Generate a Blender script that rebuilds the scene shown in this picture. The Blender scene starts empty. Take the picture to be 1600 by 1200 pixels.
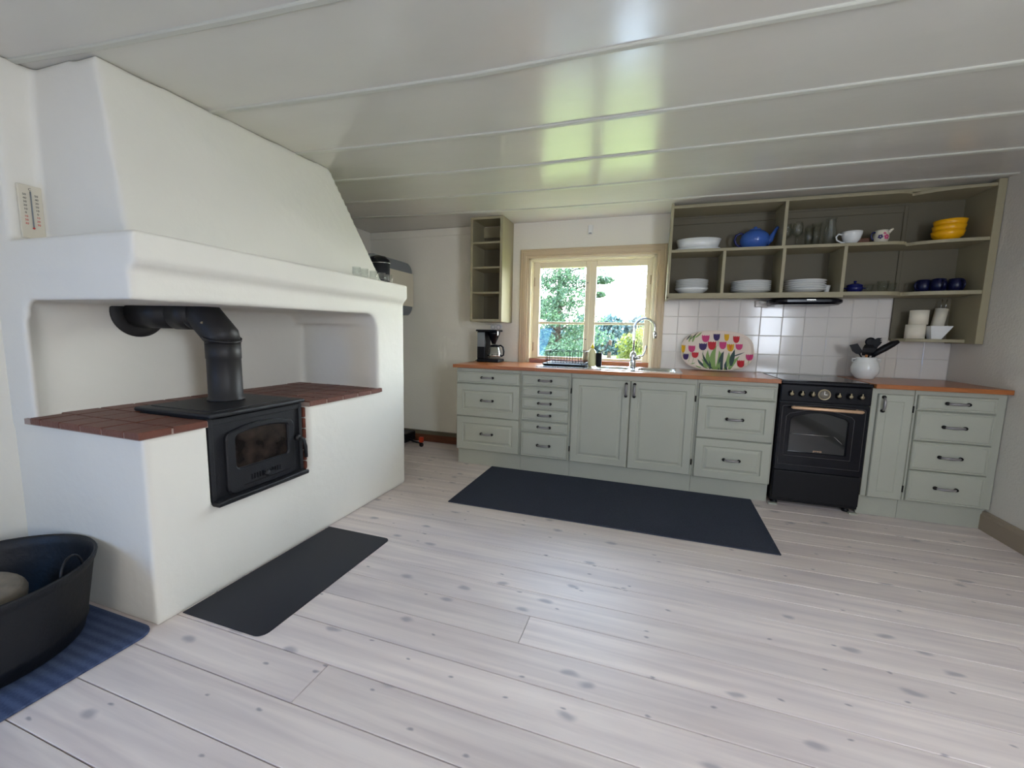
import bpy, bmesh, math, random
from mathutils import Vector, Matrix
random.seed(7)
S = bpy.context.scene
COL = S.collection
pi = math.pi

# ---------------------------------------------------------------- camera
yaw, pitch, roll = -0.32214, -0.119035, 0.021381
fwd = Vector((math.sin(yaw)*math.cos(pitch), math.cos(yaw)*math.cos(pitch), math.sin(pitch)))
rt = Vector((math.cos(yaw), -math.sin(yaw), 0)); up = rt.cross(fwd)
r2 = rt*math.cos(roll)+up*math.sin(roll); u2 = -rt*math.sin(roll)+up*math.cos(roll)
cam = bpy.data.cameras.new('camera'); camo = bpy.data.objects.new('camera', cam); COL.objects.link(camo)
cam.lens = 36*653.87/1600; cam.sensor_width = 36; cam.clip_start = .05; cam.clip_end = 300
camo.matrix_world = Matrix(((r2.x, u2.x, -fwd.x, 0), (r2.y, u2.y, -fwd.y, 0), (r2.z, u2.z, -fwd.z, 1.177), (0, 0, 0, 1)))
S.camera = camo
S.view_settings.view_transform = 'Standard'; S.view_settings.look = 'None'
S.view_settings.gamma = 1; S.view_settings.use_curve_mapping = False
S.view_settings.exposure = 1.5

# ---------------------------------------------------------------- world, sun, daylight
W = bpy.data.worlds.new('sky'); S.world = W; W.use_nodes = True
nt = W.node_tree; nt.nodes.clear()
o_ = nt.nodes.new('ShaderNodeOutputWorld'); bg = nt.nodes.new('ShaderNodeBackground')
tc = nt.nodes.new('ShaderNodeTexCoord'); sp = nt.nodes.new('ShaderNodeSeparateXYZ'); cr = nt.nodes.new('ShaderNodeValToRGB')
nt.links.new(tc.outputs['Generated'], sp.inputs[0]); nt.links.new(sp.outputs['Z'], cr.inputs[0])
cr.color_ramp.elements[0].position = 0.0; cr.color_ramp.elements[0].color = (1, 1, 1, 1)
cr.color_ramp.elements[1].position = 0.8; cr.color_ramp.elements[1].color = (.42, .62, 1, 1)
nt.links.new(cr.outputs[0], bg.inputs[0]); nt.links.new(bg.outputs[0], o_.inputs[0])
bg.inputs[1].default_value = 11.0
sd = bpy.data.lights.new('sun', 'SUN'); sd.energy = 20.0; sd.angle = .01; sd.color = (1, .95, .85)
so = bpy.data.objects.new('sun', sd); COL.objects.link(so)
so.rotation_euler = Vector((-1, .12, -1.05)).to_track_quat('-Z', 'Y').to_euler()

def area(name, loc, d, sx, sy, e, c):
    l = bpy.data.lights.new(name, 'AREA'); l.shape = 'RECTANGLE'; l.size = sx; l.size_y = sy; l.energy = e; l.color = c
    o = bpy.data.objects.new(name, l); COL.objects.link(o); o.location = loc
    o.rotation_euler = Vector(d).to_track_quat('-Z', 'Y').to_euler(); return o
# fill lights added just inside closed walls, for daylight inferred behind the camera
area('daylight_fill', (-2.58, -1.0, .95), (1, .6, -.55), 1.0, .8, 10, (.10, .40, 1))
area('daylight_fill', (.1, -2.95, 1.45), (-.05, 1, -.05), 1.4, 1.1, 8, (1, .95, .92))
area('daylight_fill', (2.03, -.2, 1.4), (-1, .7, -.05), 1.2, 1.0, 32, (.78, .87, 1))

# ---------------------------------------------------------------- materials
def lin(c):
    return tuple((v/12.92 if v <= .04045 else ((v+.055)/1.055)**2.4) for v in [x/255 for x in c])+(1,)
def mat(name, rgb, rough=.6, metal=0, bump=0, bscale=40, var=0, vscale=6, spec=.5, trans=0, ior=1.45, coat=0, stretch=(1, 1, 1), alpha=1, rgb2=None):
    m = bpy.data.materials.new(name); m.use_nodes = True; n = m.node_tree.nodes; L = m.node_tree.links
    b = n['Principled BSDF']; c = lin(rgb)
    b.inputs['Base Color'].default_value = c; b.inputs['Roughness'].default_value = rough; b.inputs['Metallic'].default_value = metal
    b.inputs['Specular IOR Level'].default_value = spec; b.inputs['Transmission Weight'].default_value = trans; b.inputs['IOR'].default_value = ior
    b.inputs['Coat Weight'].default_value = coat; b.inputs['Alpha'].default_value = alpha
    if bump or var:
        g = n.new('ShaderNodeNewGeometry'); mp = n.new('ShaderNodeMapping'); mp.inputs['Scale'].default_value = stretch
        L.new(g.outputs['Position'], mp.inputs[0])
    if var:
        t = n.new('ShaderNodeTexNoise'); t.inputs['Scale'].default_value = vscale; t.inputs['Detail'].default_value = 5
        L.new(mp.outputs[0], t.inputs['Vector'])
        r = n.new('ShaderNodeValToRGB'); r.color_ramp.elements[0].position = .3; r.color_ramp.elements[1].position = .7
        d = lin(rgb2) if rgb2 else tuple(v*(1-var) for v in c[:3])+(1,)
        r.color_ramp.elements[0].color = d; r.color_ramp.elements[1].color = c
        L.new(t.outputs[0], r.inputs[0]); L.new(r.outputs[0], b.inputs['Base Color'])
    if bump:
        t2 = n.new('ShaderNodeTexNoise'); t2.inputs['Scale'].default_value = bscale; t2.inputs['Detail'].default_value = 4
        L.new(mp.outputs[0], t2.inputs['Vector'])
        bp = n.new('ShaderNodeBump'); bp.inputs['Strength'].default_value = bump; bp.inputs['Distance'].default_value = .01
        L.new(t2.outputs[0], bp.inputs['Height']); L.new(bp.outputs[0], b.inputs['Normal'])
    return m
M = {}
M['plaster'] = mat('white_plaster', (234, 230, 219), .85, bump=.2, bscale=22, var=.03, vscale=3)
M['wall'] = mat('wall_paint', (232, 226, 212), .8, bump=.15, bscale=50)
M['wallr'] = mat('wall_paint_rough', (224, 219, 208), .85, bump=.3, bscale=60)
M['ceil'] = mat('ceiling_gloss_paint', (216, 212, 202), .2, bump=.14, bscale=9, var=.05, vscale=4, stretch=(.5, 1, 1), spec=.7)
M['bead'] = mat('ceiling_bead_paint', (196, 195, 182), .35)
M['sage'] = mat('sage_green_paint', (174, 175, 160), .5, bump=.06, bscale=90, var=.04, vscale=5)
M['sage2'] = mat('sage_shelf_paint', (158, 149, 120), .5, bump=.05, bscale=80)
M['sageback'] = mat('sage_back_shaded_paint', (104, 97, 78), .55)  # darker than the shelf paint, partly to put shade into the colour
M['casing'] = mat('beige_casing_paint', (202, 180, 148), .45)
M['sash'] = mat('cream_sash_paint', (235, 222, 190), .4)
M['base'] = mat('taupe_baseboard_paint', (160, 145, 126), .5)
M['tile'] = mat('glazed_wall_tile', (222, 216, 208), .12, bump=.1, bscale=6)
M['grout'] = mat('tile_grout', (204, 198, 190), .9)
M['clay'] = mat('red_clay_tile', (114, 68, 54), .5, bump=.25, bscale=70, var=.2, vscale=7)
M['brick'] = mat('red_brick', (118, 64, 48), .85, bump=.5, bscale=60, var=.3, vscale=25)
M['mortar'] = mat('mortar', (170, 150, 138), .9)
M['iron'] = mat('black_cast_iron', (29, 30, 34), .48, bump=.12, bscale=150)
M['ironflue'] = mat('matt_black_flue', (36, 34, 34), .5, bump=.05, bscale=100)
M['stoveglass'] = mat('mottled_stove_glass', (14, 13, 13), .08, var=.5, vscale=14, rgb2=(62, 52, 46))  # brown noise mottling over near-black glass
M['plate'] = mat('black_steel_plate', (33, 36, 45), .45, spec=.35)
M['worktop'] = mat('oiled_orange_wood', (178, 106, 56), .3, bump=.05, bscale=40, var=.28, vscale=9, stretch=(1.2, 16, 16), coat=.2)
M['steel'] = mat('brushed_stainless', (206, 206, 204), .22, 1)
M['chrome'] = mat('chrome', (225, 226, 228), .08, 1)
M['pewter'] = mat('pewter_handle', (150, 146, 146), .35, .5)
M['dark'] = mat('dark_handle_end', (34, 32, 32), .4, .6)
M['blackgloss'] = mat('black_enamel', (13, 14, 21), .2, spec=.3)
M['blackmat'] = mat('black_plastic', (14, 14, 18), .45, spec=.3)
M['blackdeep'] = mat('oven_black', (10, 10, 14), .4, spec=.3)
M['hobglass'] = mat('hob_glass', (16, 17, 20), .04)
M['gold'] = mat('brushed_gold', (222, 182, 146), .4, .45)
M['knob'] = mat('bronze_knob', (160, 146, 118), .35, .5)
M['line'] = mat('grey_door_line', (98, 94, 92), .4)
M['clockface'] = mat('clock_face', (120, 114, 104), .2)
M['ovenglass'] = mat('oven_glass', (30, 34, 36), .05, spec=.8)
M['white'] = mat('white_porcelain', (232, 232, 228), .18)
M['whitep'] = mat('white_plastic', (228, 226, 220), .4)
M['paper'] = mat('white_paper', (232, 224, 204), .9)
M['blue'] = mat('blue_glaze', (62, 98, 172), .15)
M['navy'] = mat('navy_glaze', (24, 30, 92), .2)
M['navydark'] = mat('dark_navy_glaze', (16, 20, 58), .3)
M['yellow'] = mat('yellow_glaze', (240, 172, 12), .25)
M['brown'] = mat('brown_clay_dish', (110, 72, 54), .6)
M['grey'] = mat('grey_plastic', (128, 132, 134), .4)
M['beige'] = mat('off_white_panel', (222, 214, 192), .4)
M['lid'] = mat('yellow_bottle_cap', (238, 216, 40), .4)
M['bottle'] = mat('pale_yellow_bottle', (228, 222, 170), .3)
M['bristle'] = mat('pale_bristle', (226, 206, 180), .8)
M['rug'] = mat('dark_navy_rug', (58, 64, 80), .95, bump=.6, bscale=260, var=.35, vscale=190)
M['log'] = mat('pale_log', (138, 128, 112), .8, var=.3, vscale=20, bump=.3)
M['rubber'] = mat('black_rubber', (17, 19, 24), .5, bump=.15, bscale=60)
M['tray'] = mat('tray_ivory', (238, 222, 206), .35)
M['oak'] = mat('brown_wood_base', (112, 66, 42), .6, var=.3, vscale=10, stretch=(.5, 6, 6))
M['orange'] = mat('orange_red_paint', (190, 62, 30), .4)
M['dial'] = mat('thermometer_print_black', (40, 38, 38), .6)
M['redp'] = mat('thermometer_print_red', (206, 50, 46), .6)
M['cream'] = mat('thermometer_board', (216, 208, 188), .5)

M['wood'] = mat('wooden_spoon', (190, 130, 80), .6)
for k, c in dict(pink=(206, 62, 120), purple=(58, 38, 96), yel=(226, 172, 20), red=(196, 30, 44), leaf=(134, 166, 92), leafd=(38, 66, 60), org=(232, 120, 30)).items():
    M[k] = mat('tray_print_'+k, c, .4)
def glassmat(name, rgb, k):
    """thin clear glass: mostly see-through, reflecting more towards grazing angles"""
    m = bpy.data.materials.new(name); m.use_nodes = True; n = m.node_tree.nodes; L = m.node_tree.links
    t = n.new('ShaderNodeBsdfTransparent'); t.inputs[0].default_value = lin(rgb); g = n.new('ShaderNodeBsdfGlossy'); g.inputs['Roughness'].default_value = .03
    lw = n.new('ShaderNodeLayerWeight'); lw.inputs[0].default_value = .25; q = n.new('ShaderNodeMath'); q.operation = 'MULTIPLY_ADD'; q.inputs[1].default_value = k; q.inputs[2].default_value = .03
    L.new(lw.outputs['Facing'], q.inputs[0]); mx = n.new('ShaderNodeMixShader'); L.new(q.outputs[0], mx.inputs[0]); L.new(t.outputs[0], mx.inputs[1]); L.new(g.outputs[0], mx.inputs[2]); L.new(mx.outputs[0], n['Material Output'].inputs[0]); return m
M['glass'] = glassmat('clear_glass', (250, 252, 251), .5)
M['pane'] = glassmat('window_glass', (250, 253, 251), .12)

def ribbed():
    m = mat('ribbed_navy_mat', (52, 66, 98), .95); n = m.node_tree.nodes; L = m.node_tree.links; b = n['Principled BSDF']
    g = n.new('ShaderNodeNewGeometry'); s = n.new('ShaderNodeSeparateXYZ'); L.new(g.outputs['Position'], s.inputs[0])
    a = n.new('ShaderNodeMath'); a.operation = 'MULTIPLY'; a.inputs[1].default_value = 2*pi/.034; L.new(s.outputs['Y'], a.inputs[0])
    q = n.new('ShaderNodeMath'); q.operation = 'SINE'; L.new(a.outputs[0], q.inputs[0])
    t = n.new('ShaderNodeTexNoise'); t.inputs['Scale'].default_value = 160; L.new(g.outputs['Position'], t.inputs['Vector'])
    ad = n.new('ShaderNodeMath'); ad.operation = 'MULTIPLY_ADD'; ad.inputs[1].default_value = .3; L.new(q.outputs[0], ad.inputs[0]); L.new(t.outputs[0], ad.inputs[2])
    r = n.new('ShaderNodeValToRGB'); r.color_ramp.elements[0].color = lin((56, 68, 98)); r.color_ramp.elements[1].color = lin((76, 90, 120)); r.color_ramp.elements[0].position = .2; r.color_ramp.elements[1].position = .8
    L.new(ad.outputs[0], r.inputs[0]); L.new(r.outputs[0], b.inputs['Base Color'])
    return m
M['ribmat'] = ribbed()

def plankmat():
    m = bpy.data.materials.new('whitewashed_pine'); m.use_nodes = True; n = m.node_tree.nodes; L = m.node_tree.links; b = n['Principled BSDF']
    b.inputs['Roughness'].default_value = .42; b.inputs['Specular IOR Level'].default_value = .4
    g = n.new('ShaderNodeNewGeometry'); oi = n.new('ShaderNodeObjectInfo')
    off = n.new('ShaderNodeCombineXYZ'); mu = n.new('ShaderNodeMath'); mu.operation = 'MULTIPLY'; mu.inputs[1].default_value = 37; L.new(oi.outputs['Random'], mu.inputs[0])
    L.new(mu.outputs[0], off.inputs[0]); L.new(mu.outputs[0], off.inputs[2])
    va = n.new('ShaderNodeVectorMath'); va.operation = 'ADD'; L.new(g.outputs['Position'], va.inputs[0]); L.new(off.outputs[0], va.inputs[1])
    def mp(s):
        x = n.new('ShaderNodeMapping'); x.inputs['Scale'].default_value = s; L.new(va.outputs[0], x.inputs[0]); return x
    def ramp(src, p0, c0, p1, c1):
        r = n.new('ShaderNodeValToRGB'); e = r.color_ramp.elements; e[0].position = p0; e[0].color = c0; e[1].position = p1; e[1].color = c1
        L.new(src, r.inputs[0]); return r
    # long pale grain
    t = n.new('ShaderNodeTexNoise'); t.inputs['Scale'].default_value = 4; t.inputs['Detail'].default_value = 6; t.inputs['Distortion'].default_value = .6
    L.new(mp((.35, 7, 1)).outputs[0], t.inputs['Vector'])
    base = ramp(t.outputs[0], .32, lin((212, 198, 193)), .68, lin((234, 221, 213)))
    tone = n.new('ShaderNodeHueSaturation'); L.new(base.outputs[0], tone.inputs['Color'])
    mr = n.new('ShaderNodeMapRange'); mr.inputs[3].default_value = .93; mr.inputs[4].default_value = 1.05; L.new(oi.outputs['Random'], mr.inputs[0]); L.new(mr.outputs[0], tone.inputs['Value'])
    # soft bluish clouding
    t3 = n.new('ShaderNodeTexNoise'); t3.inputs['Scale'].default_value = 2.2; L.new(mp((.6, 2.4, 1)).outputs[0], t3.inputs['Vector'])
    cl = ramp(t3.outputs[0], .5, (0, 0, 0, 1), .72, (.35, .35, .35, 1))
    m0 = n.new('ShaderNodeMixRGB'); L.new(cl.outputs[0], m0.inputs[0]); L.new(tone.outputs[0], m0.inputs[1]); m0.inputs[2].default_value = lin((182, 172, 176))
    last = m0
    for sc, thr, rad, col in ((5.0, .36, .085, (142, 136, 144)), (8.5, .26, .05, (112, 106, 116))):
        v = n.new('ShaderNodeTexVoronoi'); v.voronoi_dimensions = '2D'; v.inputs['Scale'].default_value = sc; v.inputs['Randomness'].default_value = 1
        wb = n.new('ShaderNodeTexNoise'); wb.inputs['Scale'].default_value = 14
        mm = mp((.62, 1.25, 0)); L.new(mm.outputs[0], wb.inputs['Vector'])
        wm = n.new('ShaderNodeMixRGB'); wm.inputs[0].default_value = .035; L.new(mm.outputs[0], wm.inputs[1]); L.new(wb.outputs['Color'], wm.inputs[2])
        L.new(wm.outputs[0], v.inputs['Vector'])
        sx = n.new('ShaderNodeSeparateColor'); L.new(v.outputs['Color'], sx.inputs[0])
        lt = n.new('ShaderNodeMath'); lt.operation = 'LESS_THAN'; lt.inputs[1].default_value = thr; L.new(sx.outputs[0], lt.inputs[0])
        sm = n.new('ShaderNodeMapRange'); sm.inputs[1].default_value = rad*1.5; sm.inputs[2].default_value = rad*.3; sm.interpolation_type = 'SMOOTHSTEP'; L.new(v.outputs['Distance'], sm.inputs[0])
        ml = n.new('ShaderNodeMath'); ml.operation = 'MULTIPLY'; L.new(lt.outputs[0], ml.inputs[0]); L.new(sm.outputs[0], ml.inputs[1])
        m2 = n.new('ShaderNodeMath'); m2.operation = 'MULTIPLY'; m2.inputs[1].default_value = .62; L.new(ml.outputs[0], m2.inputs[0])
        mx = n.new('ShaderNodeMixRGB'); L.new(m2.outputs[0], mx.inputs[0]); L.new(last.outputs[0], mx.inputs[1]); mx.inputs[2].default_value = lin(col); last = mx
    L.new(last.outputs[0], b.inputs['Base Color'])
    return m
M['pine'] = plankmat()
M['gap'] = mat('floor_gap', (112, 94, 74), .9)

# ---------------------------------------------------------------- geometry helpers
def nb(): return bmesh.new()
def box(bm, x0, x1, y0, y1, z0, z1, bev=0, mi=0, seg=2):
    g = bmesh.ops.create_cube(bm, size=1)['verts']
    for v in g: v.co = Vector(((x0+x1)/2+v.co.x*(x1-x0), (y0+y1)/2+v.co.y*(y1-y0), (z0+z1)/2+v.co.z*(z1-z0)))
    fs = {f for v in g for f in v.link_faces}
    for f in fs: f.material_index = mi
    if bev:
        es = list({e for v in g for e in v.link_edges})
        r = bmesh.ops.bevel(bm, geom=es, offset=bev, segments=seg, affect='EDGES', profile=.5)
        for f in r['faces']: f.material_index = mi
    return g
def hull(bm, pts, mi=0):
    vs = [bm.verts.new(p) for p in pts]
    r = bmesh.ops.convex_hull(bm, input=vs)
    for g in r['geom']:
        if isinstance(g, bmesh.types.BMFace): g.material_index = mi
def prism(bm, poly, a, b, ax='x', mi=0):
    def P(u, v, w): return {'x': (w, u, v), 'y': (u, w, v), 'z': (u, v, w)}[ax]
    A = [bm.verts.new(P(u, v, a)) for u, v in poly]; B = [bm.verts.new(P(u, v, b)) for u, v in poly]; n = len(poly)
    fs = [bm.faces.new(A), bm.faces.new(B[::-1])]+[bm.faces.new((A[i], B[i], B[(i+1) % n], A[(i+1) % n])) for i in range(n)]
    for f in fs: f.material_index = mi
def frames(pts, closed=False):
    out = []; n = len(pts); prev = None
    for i, p in enumerate(pts):
        a = pts[i-1] if (i or closed) else p; b = pts[(i+1) % n] if (i < n-1 or closed) else p
        t = (b-a).normalized()
        if prev is None:
            u = Vector((0, 0, 1)) if abs(t.z) < .9 else Vector((1, 0, 0)); u = (u-t*u.dot(t)).normalized()
        else:
            u = prev-t*prev.dot(t); u = u.normalized() if u.length > 1e-6 else prev
        prev = u; out.append((p, u, t.cross(u)))
    return out
def tube(bm, pts, r, seg=8, mi=0, caps=True, closed=False):
    pts = [Vector(p) for p in pts]; rs = r if isinstance(r, (list, tuple)) else [r]*len(pts); rings = []
    for (p, u, v), q in zip(frames(pts, closed), rs):
        rings.append([bm.verts.new(p+u*(math.cos(2*pi*k/seg)*q)+v*(math.sin(2*pi*k/seg)*q)) for k in range(seg)])
    m = len(rings)
    for i in range(m if closed else m-1):
        a, b = rings[i], rings[(i+1) % m]
        for k in range(seg):
            f = bm.faces.new((a[k], a[(k+1) % seg], b[(k+1) % seg], b[k])); f.material_index = mi; f.smooth = True
    if caps and not closed:
        for q in (rings[0][::-1], rings[-1]): f = bm.faces.new(q); f.material_index = mi
def lathe(bm, prof, c=(0, 0, 0), seg=24, mi=0, sx=1, sy=1, axis='z'):
    rings = []
    def P(x, y, z):
        if axis == 'z': return (c[0]+x*sx, c[1]+y*sy, c[2]+z)
        if axis == 'y': return (c[0]+x, c[1]-z, c[2]+y)
        return (c[0]+z, c[1]+x, c[2]+y)
    for r, z in prof:
        if r < 1e-5: rings.append([bm.verts.new(P(0, 0, z))])
        else: rings.append([bm.verts.new(P(r*math.cos(2*pi*k/seg), r*math.sin(2*pi*k/seg), z)) for k in range(seg)])
    for a, b in zip(rings, rings[1:]):
        for k in range(seg):
            j = (k+1) % seg
            if len(a) == 1 and len(b) == 1: continue
            if len(a) == 1: f = bm.faces.new((a[0], b[j], b[k]))
            elif len(b) == 1: f = bm.faces.new((a[k], a[j], b[0]))
            else: f = bm.faces.new((a[k], a[j], b[j], b[k]))
            f.material_index = mi; f.smooth = True
def tag(o, label, cat, group=None):
    o['label'] = label; o['category'] = cat
    if group: o['group'] = group
    return o
def ob(name, bm, m, parent=None, smooth=False, bev=0, kind=None, label=None, fix=True):
    if fix: bmesh.ops.recalc_face_normals(bm, faces=bm.faces)
    me = bpy.data.meshes.new(name); bm.to_mesh(me); bm.free()
    for k in (m if isinstance(m, (list, tuple)) else [m]): me.materials.append(M[k] if isinstance(k, str) else k)
    if smooth:
        for p in me.polygons: p.use_smooth = True
    return link(name, me, parent, bev, kind, label)
def wloc(p):
    v = Vector(p.location)
    while p.parent: p = p.parent; v += p.location
    return v
def link(name, me, parent=None, bev=0, kind=None, label=None):
    o = bpy.data.objects.new(name, me); COL.objects.link(o)
    if parent: o.parent = parent; o.location = -wloc(parent)
    if bev:
        b = o.modifiers.new('bevel', 'BEVEL'); b.width = bev; b.segments = 2; b.limit_method = 'ANGLE'
    if kind: o['kind'] = kind
    if label: o['label'] = label
    return o
def empty(name, loc, label, cat, group=None):
    o = bpy.data.objects.new(name, None); COL.objects.link(o); o.location = loc; o.empty_display_size = .05
    return tag(o, label, cat, group)
def struct(name, bm, m, **k):
    o = ob(name, bm, m, **k); o['kind'] = 'structure'; return o
def rrect(x0, x1, z0, z1, r, k=4, rise=0, m=8):
    """rounded rectangle outline, optionally with an arched top; constant point count"""
    P = []
    for cx, cz, a0 in ((x0+r, z0+r, pi), (x1-r, z0+r, 1.5*pi), (x1-r, z1-r, 0), ):
        for i in range(k+1): a = a0+i*pi/2/k; P.append((cx+r*math.cos(a), cz+r*math.sin(a)))
    for i in range(1, m):
        t = i/m; P.append((x1-r+(x0-x1+2*r)*t, z1+rise*4*t*(1-t)))
    for i in range(k+1): a = pi/2+i*pi/2/k; P.append((x0+r+r*math.cos(a), z1-r+r*math.sin(a)))
    return P
def ringmesh(bm, loops, mp, mi=0, cap0=False, cap1=False):
    """loops: list of (outline, depth) bridged in order; mp maps (u, v, depth) to 3D"""
    R = [[bm.verts.new(mp(u, v, d)) for u, v in L] for L, d in loops]; n = len(R[0])
    for a, b in zip(R, R[1:]):
        for i in range(n): f = bm.faces.new((a[i], a[(i+1) % n], b[(i+1) % n], b[i])); f.material_index = mi
    if cap0: f = bm.faces.new(R[0][::-1]); f.material_index = mi
    if cap1: f = bm.faces.new(R[-1]); f.material_index = mi
def rect(x0, x1, z0, z1, i=0): return [(x0+i, z0+i), (x1-i, z0+i), (x1-i, z1-i), (x0+i, z1-i)]
def front(bm, x0, x1, z0, z1, y, style='raised', t=.02):
    """cabinet front facing -y; y = its back plane"""
    F = lambda u, v, d: (u, y-d, v)
    L = [(rect(x0, x1, z0, z1), 0), (rect(x0, x1, z0, z1), t*.7), (rect(x0, x1, z0, z1, .004), t)]
    if style == 'raised':
        a = .055; L += [(rect(x0, x1, z0, z1, a), t), (rect(x0, x1, z0, z1, a+.006), t-.008), (rect(x0, x1, z0, z1, a+.012), t-.009), (rect(x0, x1, z0, z1, a+.03), t-.001)]
    elif style == 'slim':
        a = .045; L += [(rect(x0, x1, z0, z1, a), t), (rect(x0, x1, z0, z1, a+.005), t-.004), (rect(x0, x1, z0, z1, a+.009), t-.004)]
    else:
        a = .014; L += [(rect(x0, x1, z0, z1, .009), t), (rect(x0, x1, z0, z1, .012), t-.003), (rect(x0, x1, z0, z1, .02), t+.001)]
    ringmesh(bm, L, F, cap0=True, cap1=True)
def handle(parent, cx, y, cz, L=.1, vert=False):
    bm = nb(); n = 10; pts = []
    for i in range(n+1):
        s = -1+2*i/n; d = .006+.022*(1-s**4); q = s*L/2
        pts.append((cx, y-d, cz+q) if vert else (cx+q, y-d, cz))
    tube(bm, pts, [.0065+.003*(1-abs(-1+2*i/n)) for i in range(n+1)], 8)
    for s in (-1, 1):
        c = (cx, y, cz+s*L/2) if vert else (cx+s*L/2, y, cz)
        lathe(bm, [(0, 0), (.0115, 0), (.0115, .010), (.009, .017), (0, .018)], c, 12, 1, axis='y')
    return ob('handle', bm, ['pewter', 'dark'], parent)
def bake(o):
    dg = bpy.context.evaluated_depsgraph_get(); me = bpy.data.meshes.new_from_object(o.evaluated_get(dg)); o.modifiers.clear(); o.data = me

CZ = 2.225   # ceiling height
XR = 2.065   # right wall
YB = 3.94    # back wall

# ================================================================= SETTING
# floor
bm = nb(); box(bm, -3.0, XR+.02, -3.05, YB+.02, -.05, -.006); floor = struct('floor', bm, 'gap')
joints = {.92: [-1.025], 1.415: [-.425], 1.91: [1.42], .59: [.8], .095: [-.6], 2.57: [-.2], 3.065: [-1.9], 2.245: [-2.2], -.4: [.3], 1.25: [1.9], 1.08: [1.75]}
y = 1.085-.165*25
while y < YB:
    js = [j for k, v in joints.items() if abs(k-y) < .03 for j in v]
    if not js and random.random() < .25: js = [random.uniform(-2.9, -2.0)]
    xs = [-2.98]+js+[XR]
    for a, b in zip(xs, xs[1:]):
        bm = nb(); y1 = min(y+.165, YB)
        box(bm, a+.001, b-.001, y+.0017, y1-.0017, -.02, 0, bev=.0014, seg=1); ob('plank', bm, 'pine', floor)
    y += .165
# ceiling
bm = nb(); box(bm, -3.0, XR+.02, -3.05, YB+.02, CZ+.02, CZ+.2); ceil = struct('ceiling', bm, 'ceil')
beads = [-2.6, -2.12, -1.64, -1.16, -.69, -.21, .25, .73, 1.21, 1.69, 2.185, 2.635, 3.095, 3.53]
xs = [(-3.0, -.2), (-2.5, -.13), (-2.05, -.085), (-1.4, -.035), (-.8, 0), (.5, .01), (XR, .02)]
def strip(bm, ya, yb, z0, z1, flatlast=False):
    for (xa, da), (xb, db) in zip(xs, xs[1:]):
        pass
    A = [(x, ya+d) for x, d in xs]; B = [(x, (yb if flatlast else yb+d)) for x, d in xs]
    prism(bm, A+B[::-1], z0, z1, 'z')
prev = -3.05
for i, yb in enumerate(beads+[YB]):
    last = i == len(beads); mid = (prev+yb)/2
    a0 = -3.05 if i == 0 else prev
    bm = nb(); strip(bm, a0, mid-.001, CZ-.001, CZ+.021); ob('plank', bm, 'ceil', ceil)
    bm = nb(); strip(bm, mid, yb-(0 if last else .001), CZ, CZ+.022, last); ob('plank', bm, 'ceil', ceil)
    if not last:
        bm = nb()
        prof = [(-.013, CZ+.004), (-.012, CZ-.005), (-.008, CZ-.008), (.009, CZ-.010), (.013, CZ-.008), (.014, CZ+.004)]
        R = [[bm.verts.new((x, yb+d+u, w)) for u, w in prof] for x, d in xs]
        for p, q in zip(R, R[1:]):
            for k in range(len(prof)): bm.faces.new((p[k], p[(k+1) % 6], q[(k+1) % 6], q[k]))
        bm.faces.new(R[0]); bm.faces.new(R[-1][::-1])
        ob('bead', bm, 'bead', ceil)
    prev = yb
# back wall with window opening
WX0, WX1, WZ0, WZ1 = -1.165, -.01, .905, 1.895
bm = nb()
box(bm, -3.2, WX0, YB, YB+.24, 0, CZ+.1); box(bm, WX1, XR+.2, YB, YB+.24, 0, CZ+.1)
box(bm, WX0, WX1, YB, YB+.24, 0, WZ0); box(bm, WX0, WX1, YB, YB+.24, WZ1, CZ+.1)
wback = struct('wall_back', bm, 'wall')
# tiles on the back wall
bm = nb(); box(bm, .062, 1.685, YB-.006, YB-.0005, .905, 1.5); box(bm, 1.685, XR-.002, YB-.006, YB-.0005, .905, 1.192)
ob('grout', bm, 'grout', wback)
tx = [.066, .19, .35, .507, .663, .82, .976, 1.13, 1.287, 1.44, 1.595, 1.683]; tz = [.905, 1.054, 1.206, 1.357, 1.498]
def tile(x0, x1, z0, z1):
    bm = nb(); w = (x1-x0)/2-.0012; h = (z1-z0)/2-.0012; cx = (x0+x1)/2; cz = (z0+z1)/2
    L = [(rect(cx-w, cx+w, cz-h, cz+h), 0), (rect(cx-w, cx+w, cz-h, cz+h), .003), (rect(cx-w, cx+w, cz-h, cz+h, .003), .005)]
    tl = random.uniform(-.0006, .0006); tl2 = random.uniform(-.0006, .0006)
    ringmesh(bm, L, lambda u, v, d: (u, YB-.004-d+(tl*(u-cx)/w+tl2*(v-cz)/h if d > .004 else 0), v), cap1=True)
    ob('tile', bm, 'tile', wback)
for a, b in zip(tx, tx[1:]):
    for c, d in zip(tz, tz[1:]): tile(a, b, c, d)
for a, b in ((1.683, 1.75), (1.75, 1.905), (1.905, 2.06)):
    for c, d in ((.905, 1.054), (1.054, 1.19)): tile(a, b, c, d)
# other walls
bm = nb(); box(bm, XR, XR+.2, -3.25, YB, 0, CZ+.1); struct('wall_right', bm, 'wallr')
bm = nb()
for q in ((-3.0, 1.012, 0, CZ+.1),): box(bm, -3.0, -2.62, *q)
struct('wall_left', bm, 'plaster')
bm = nb(); box(bm, -3.2, -2.96, 2.7, YB, 0, CZ+.1); struct('wall_left_recess', bm, 'wall')
bm = nb()
for q in ((-2.96, XR, 0, CZ+.1),): box(bm, q[0], q[1], -3.25, -3.0, q[2], q[3])
struct('wall_rear', bm, 'wall')
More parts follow.
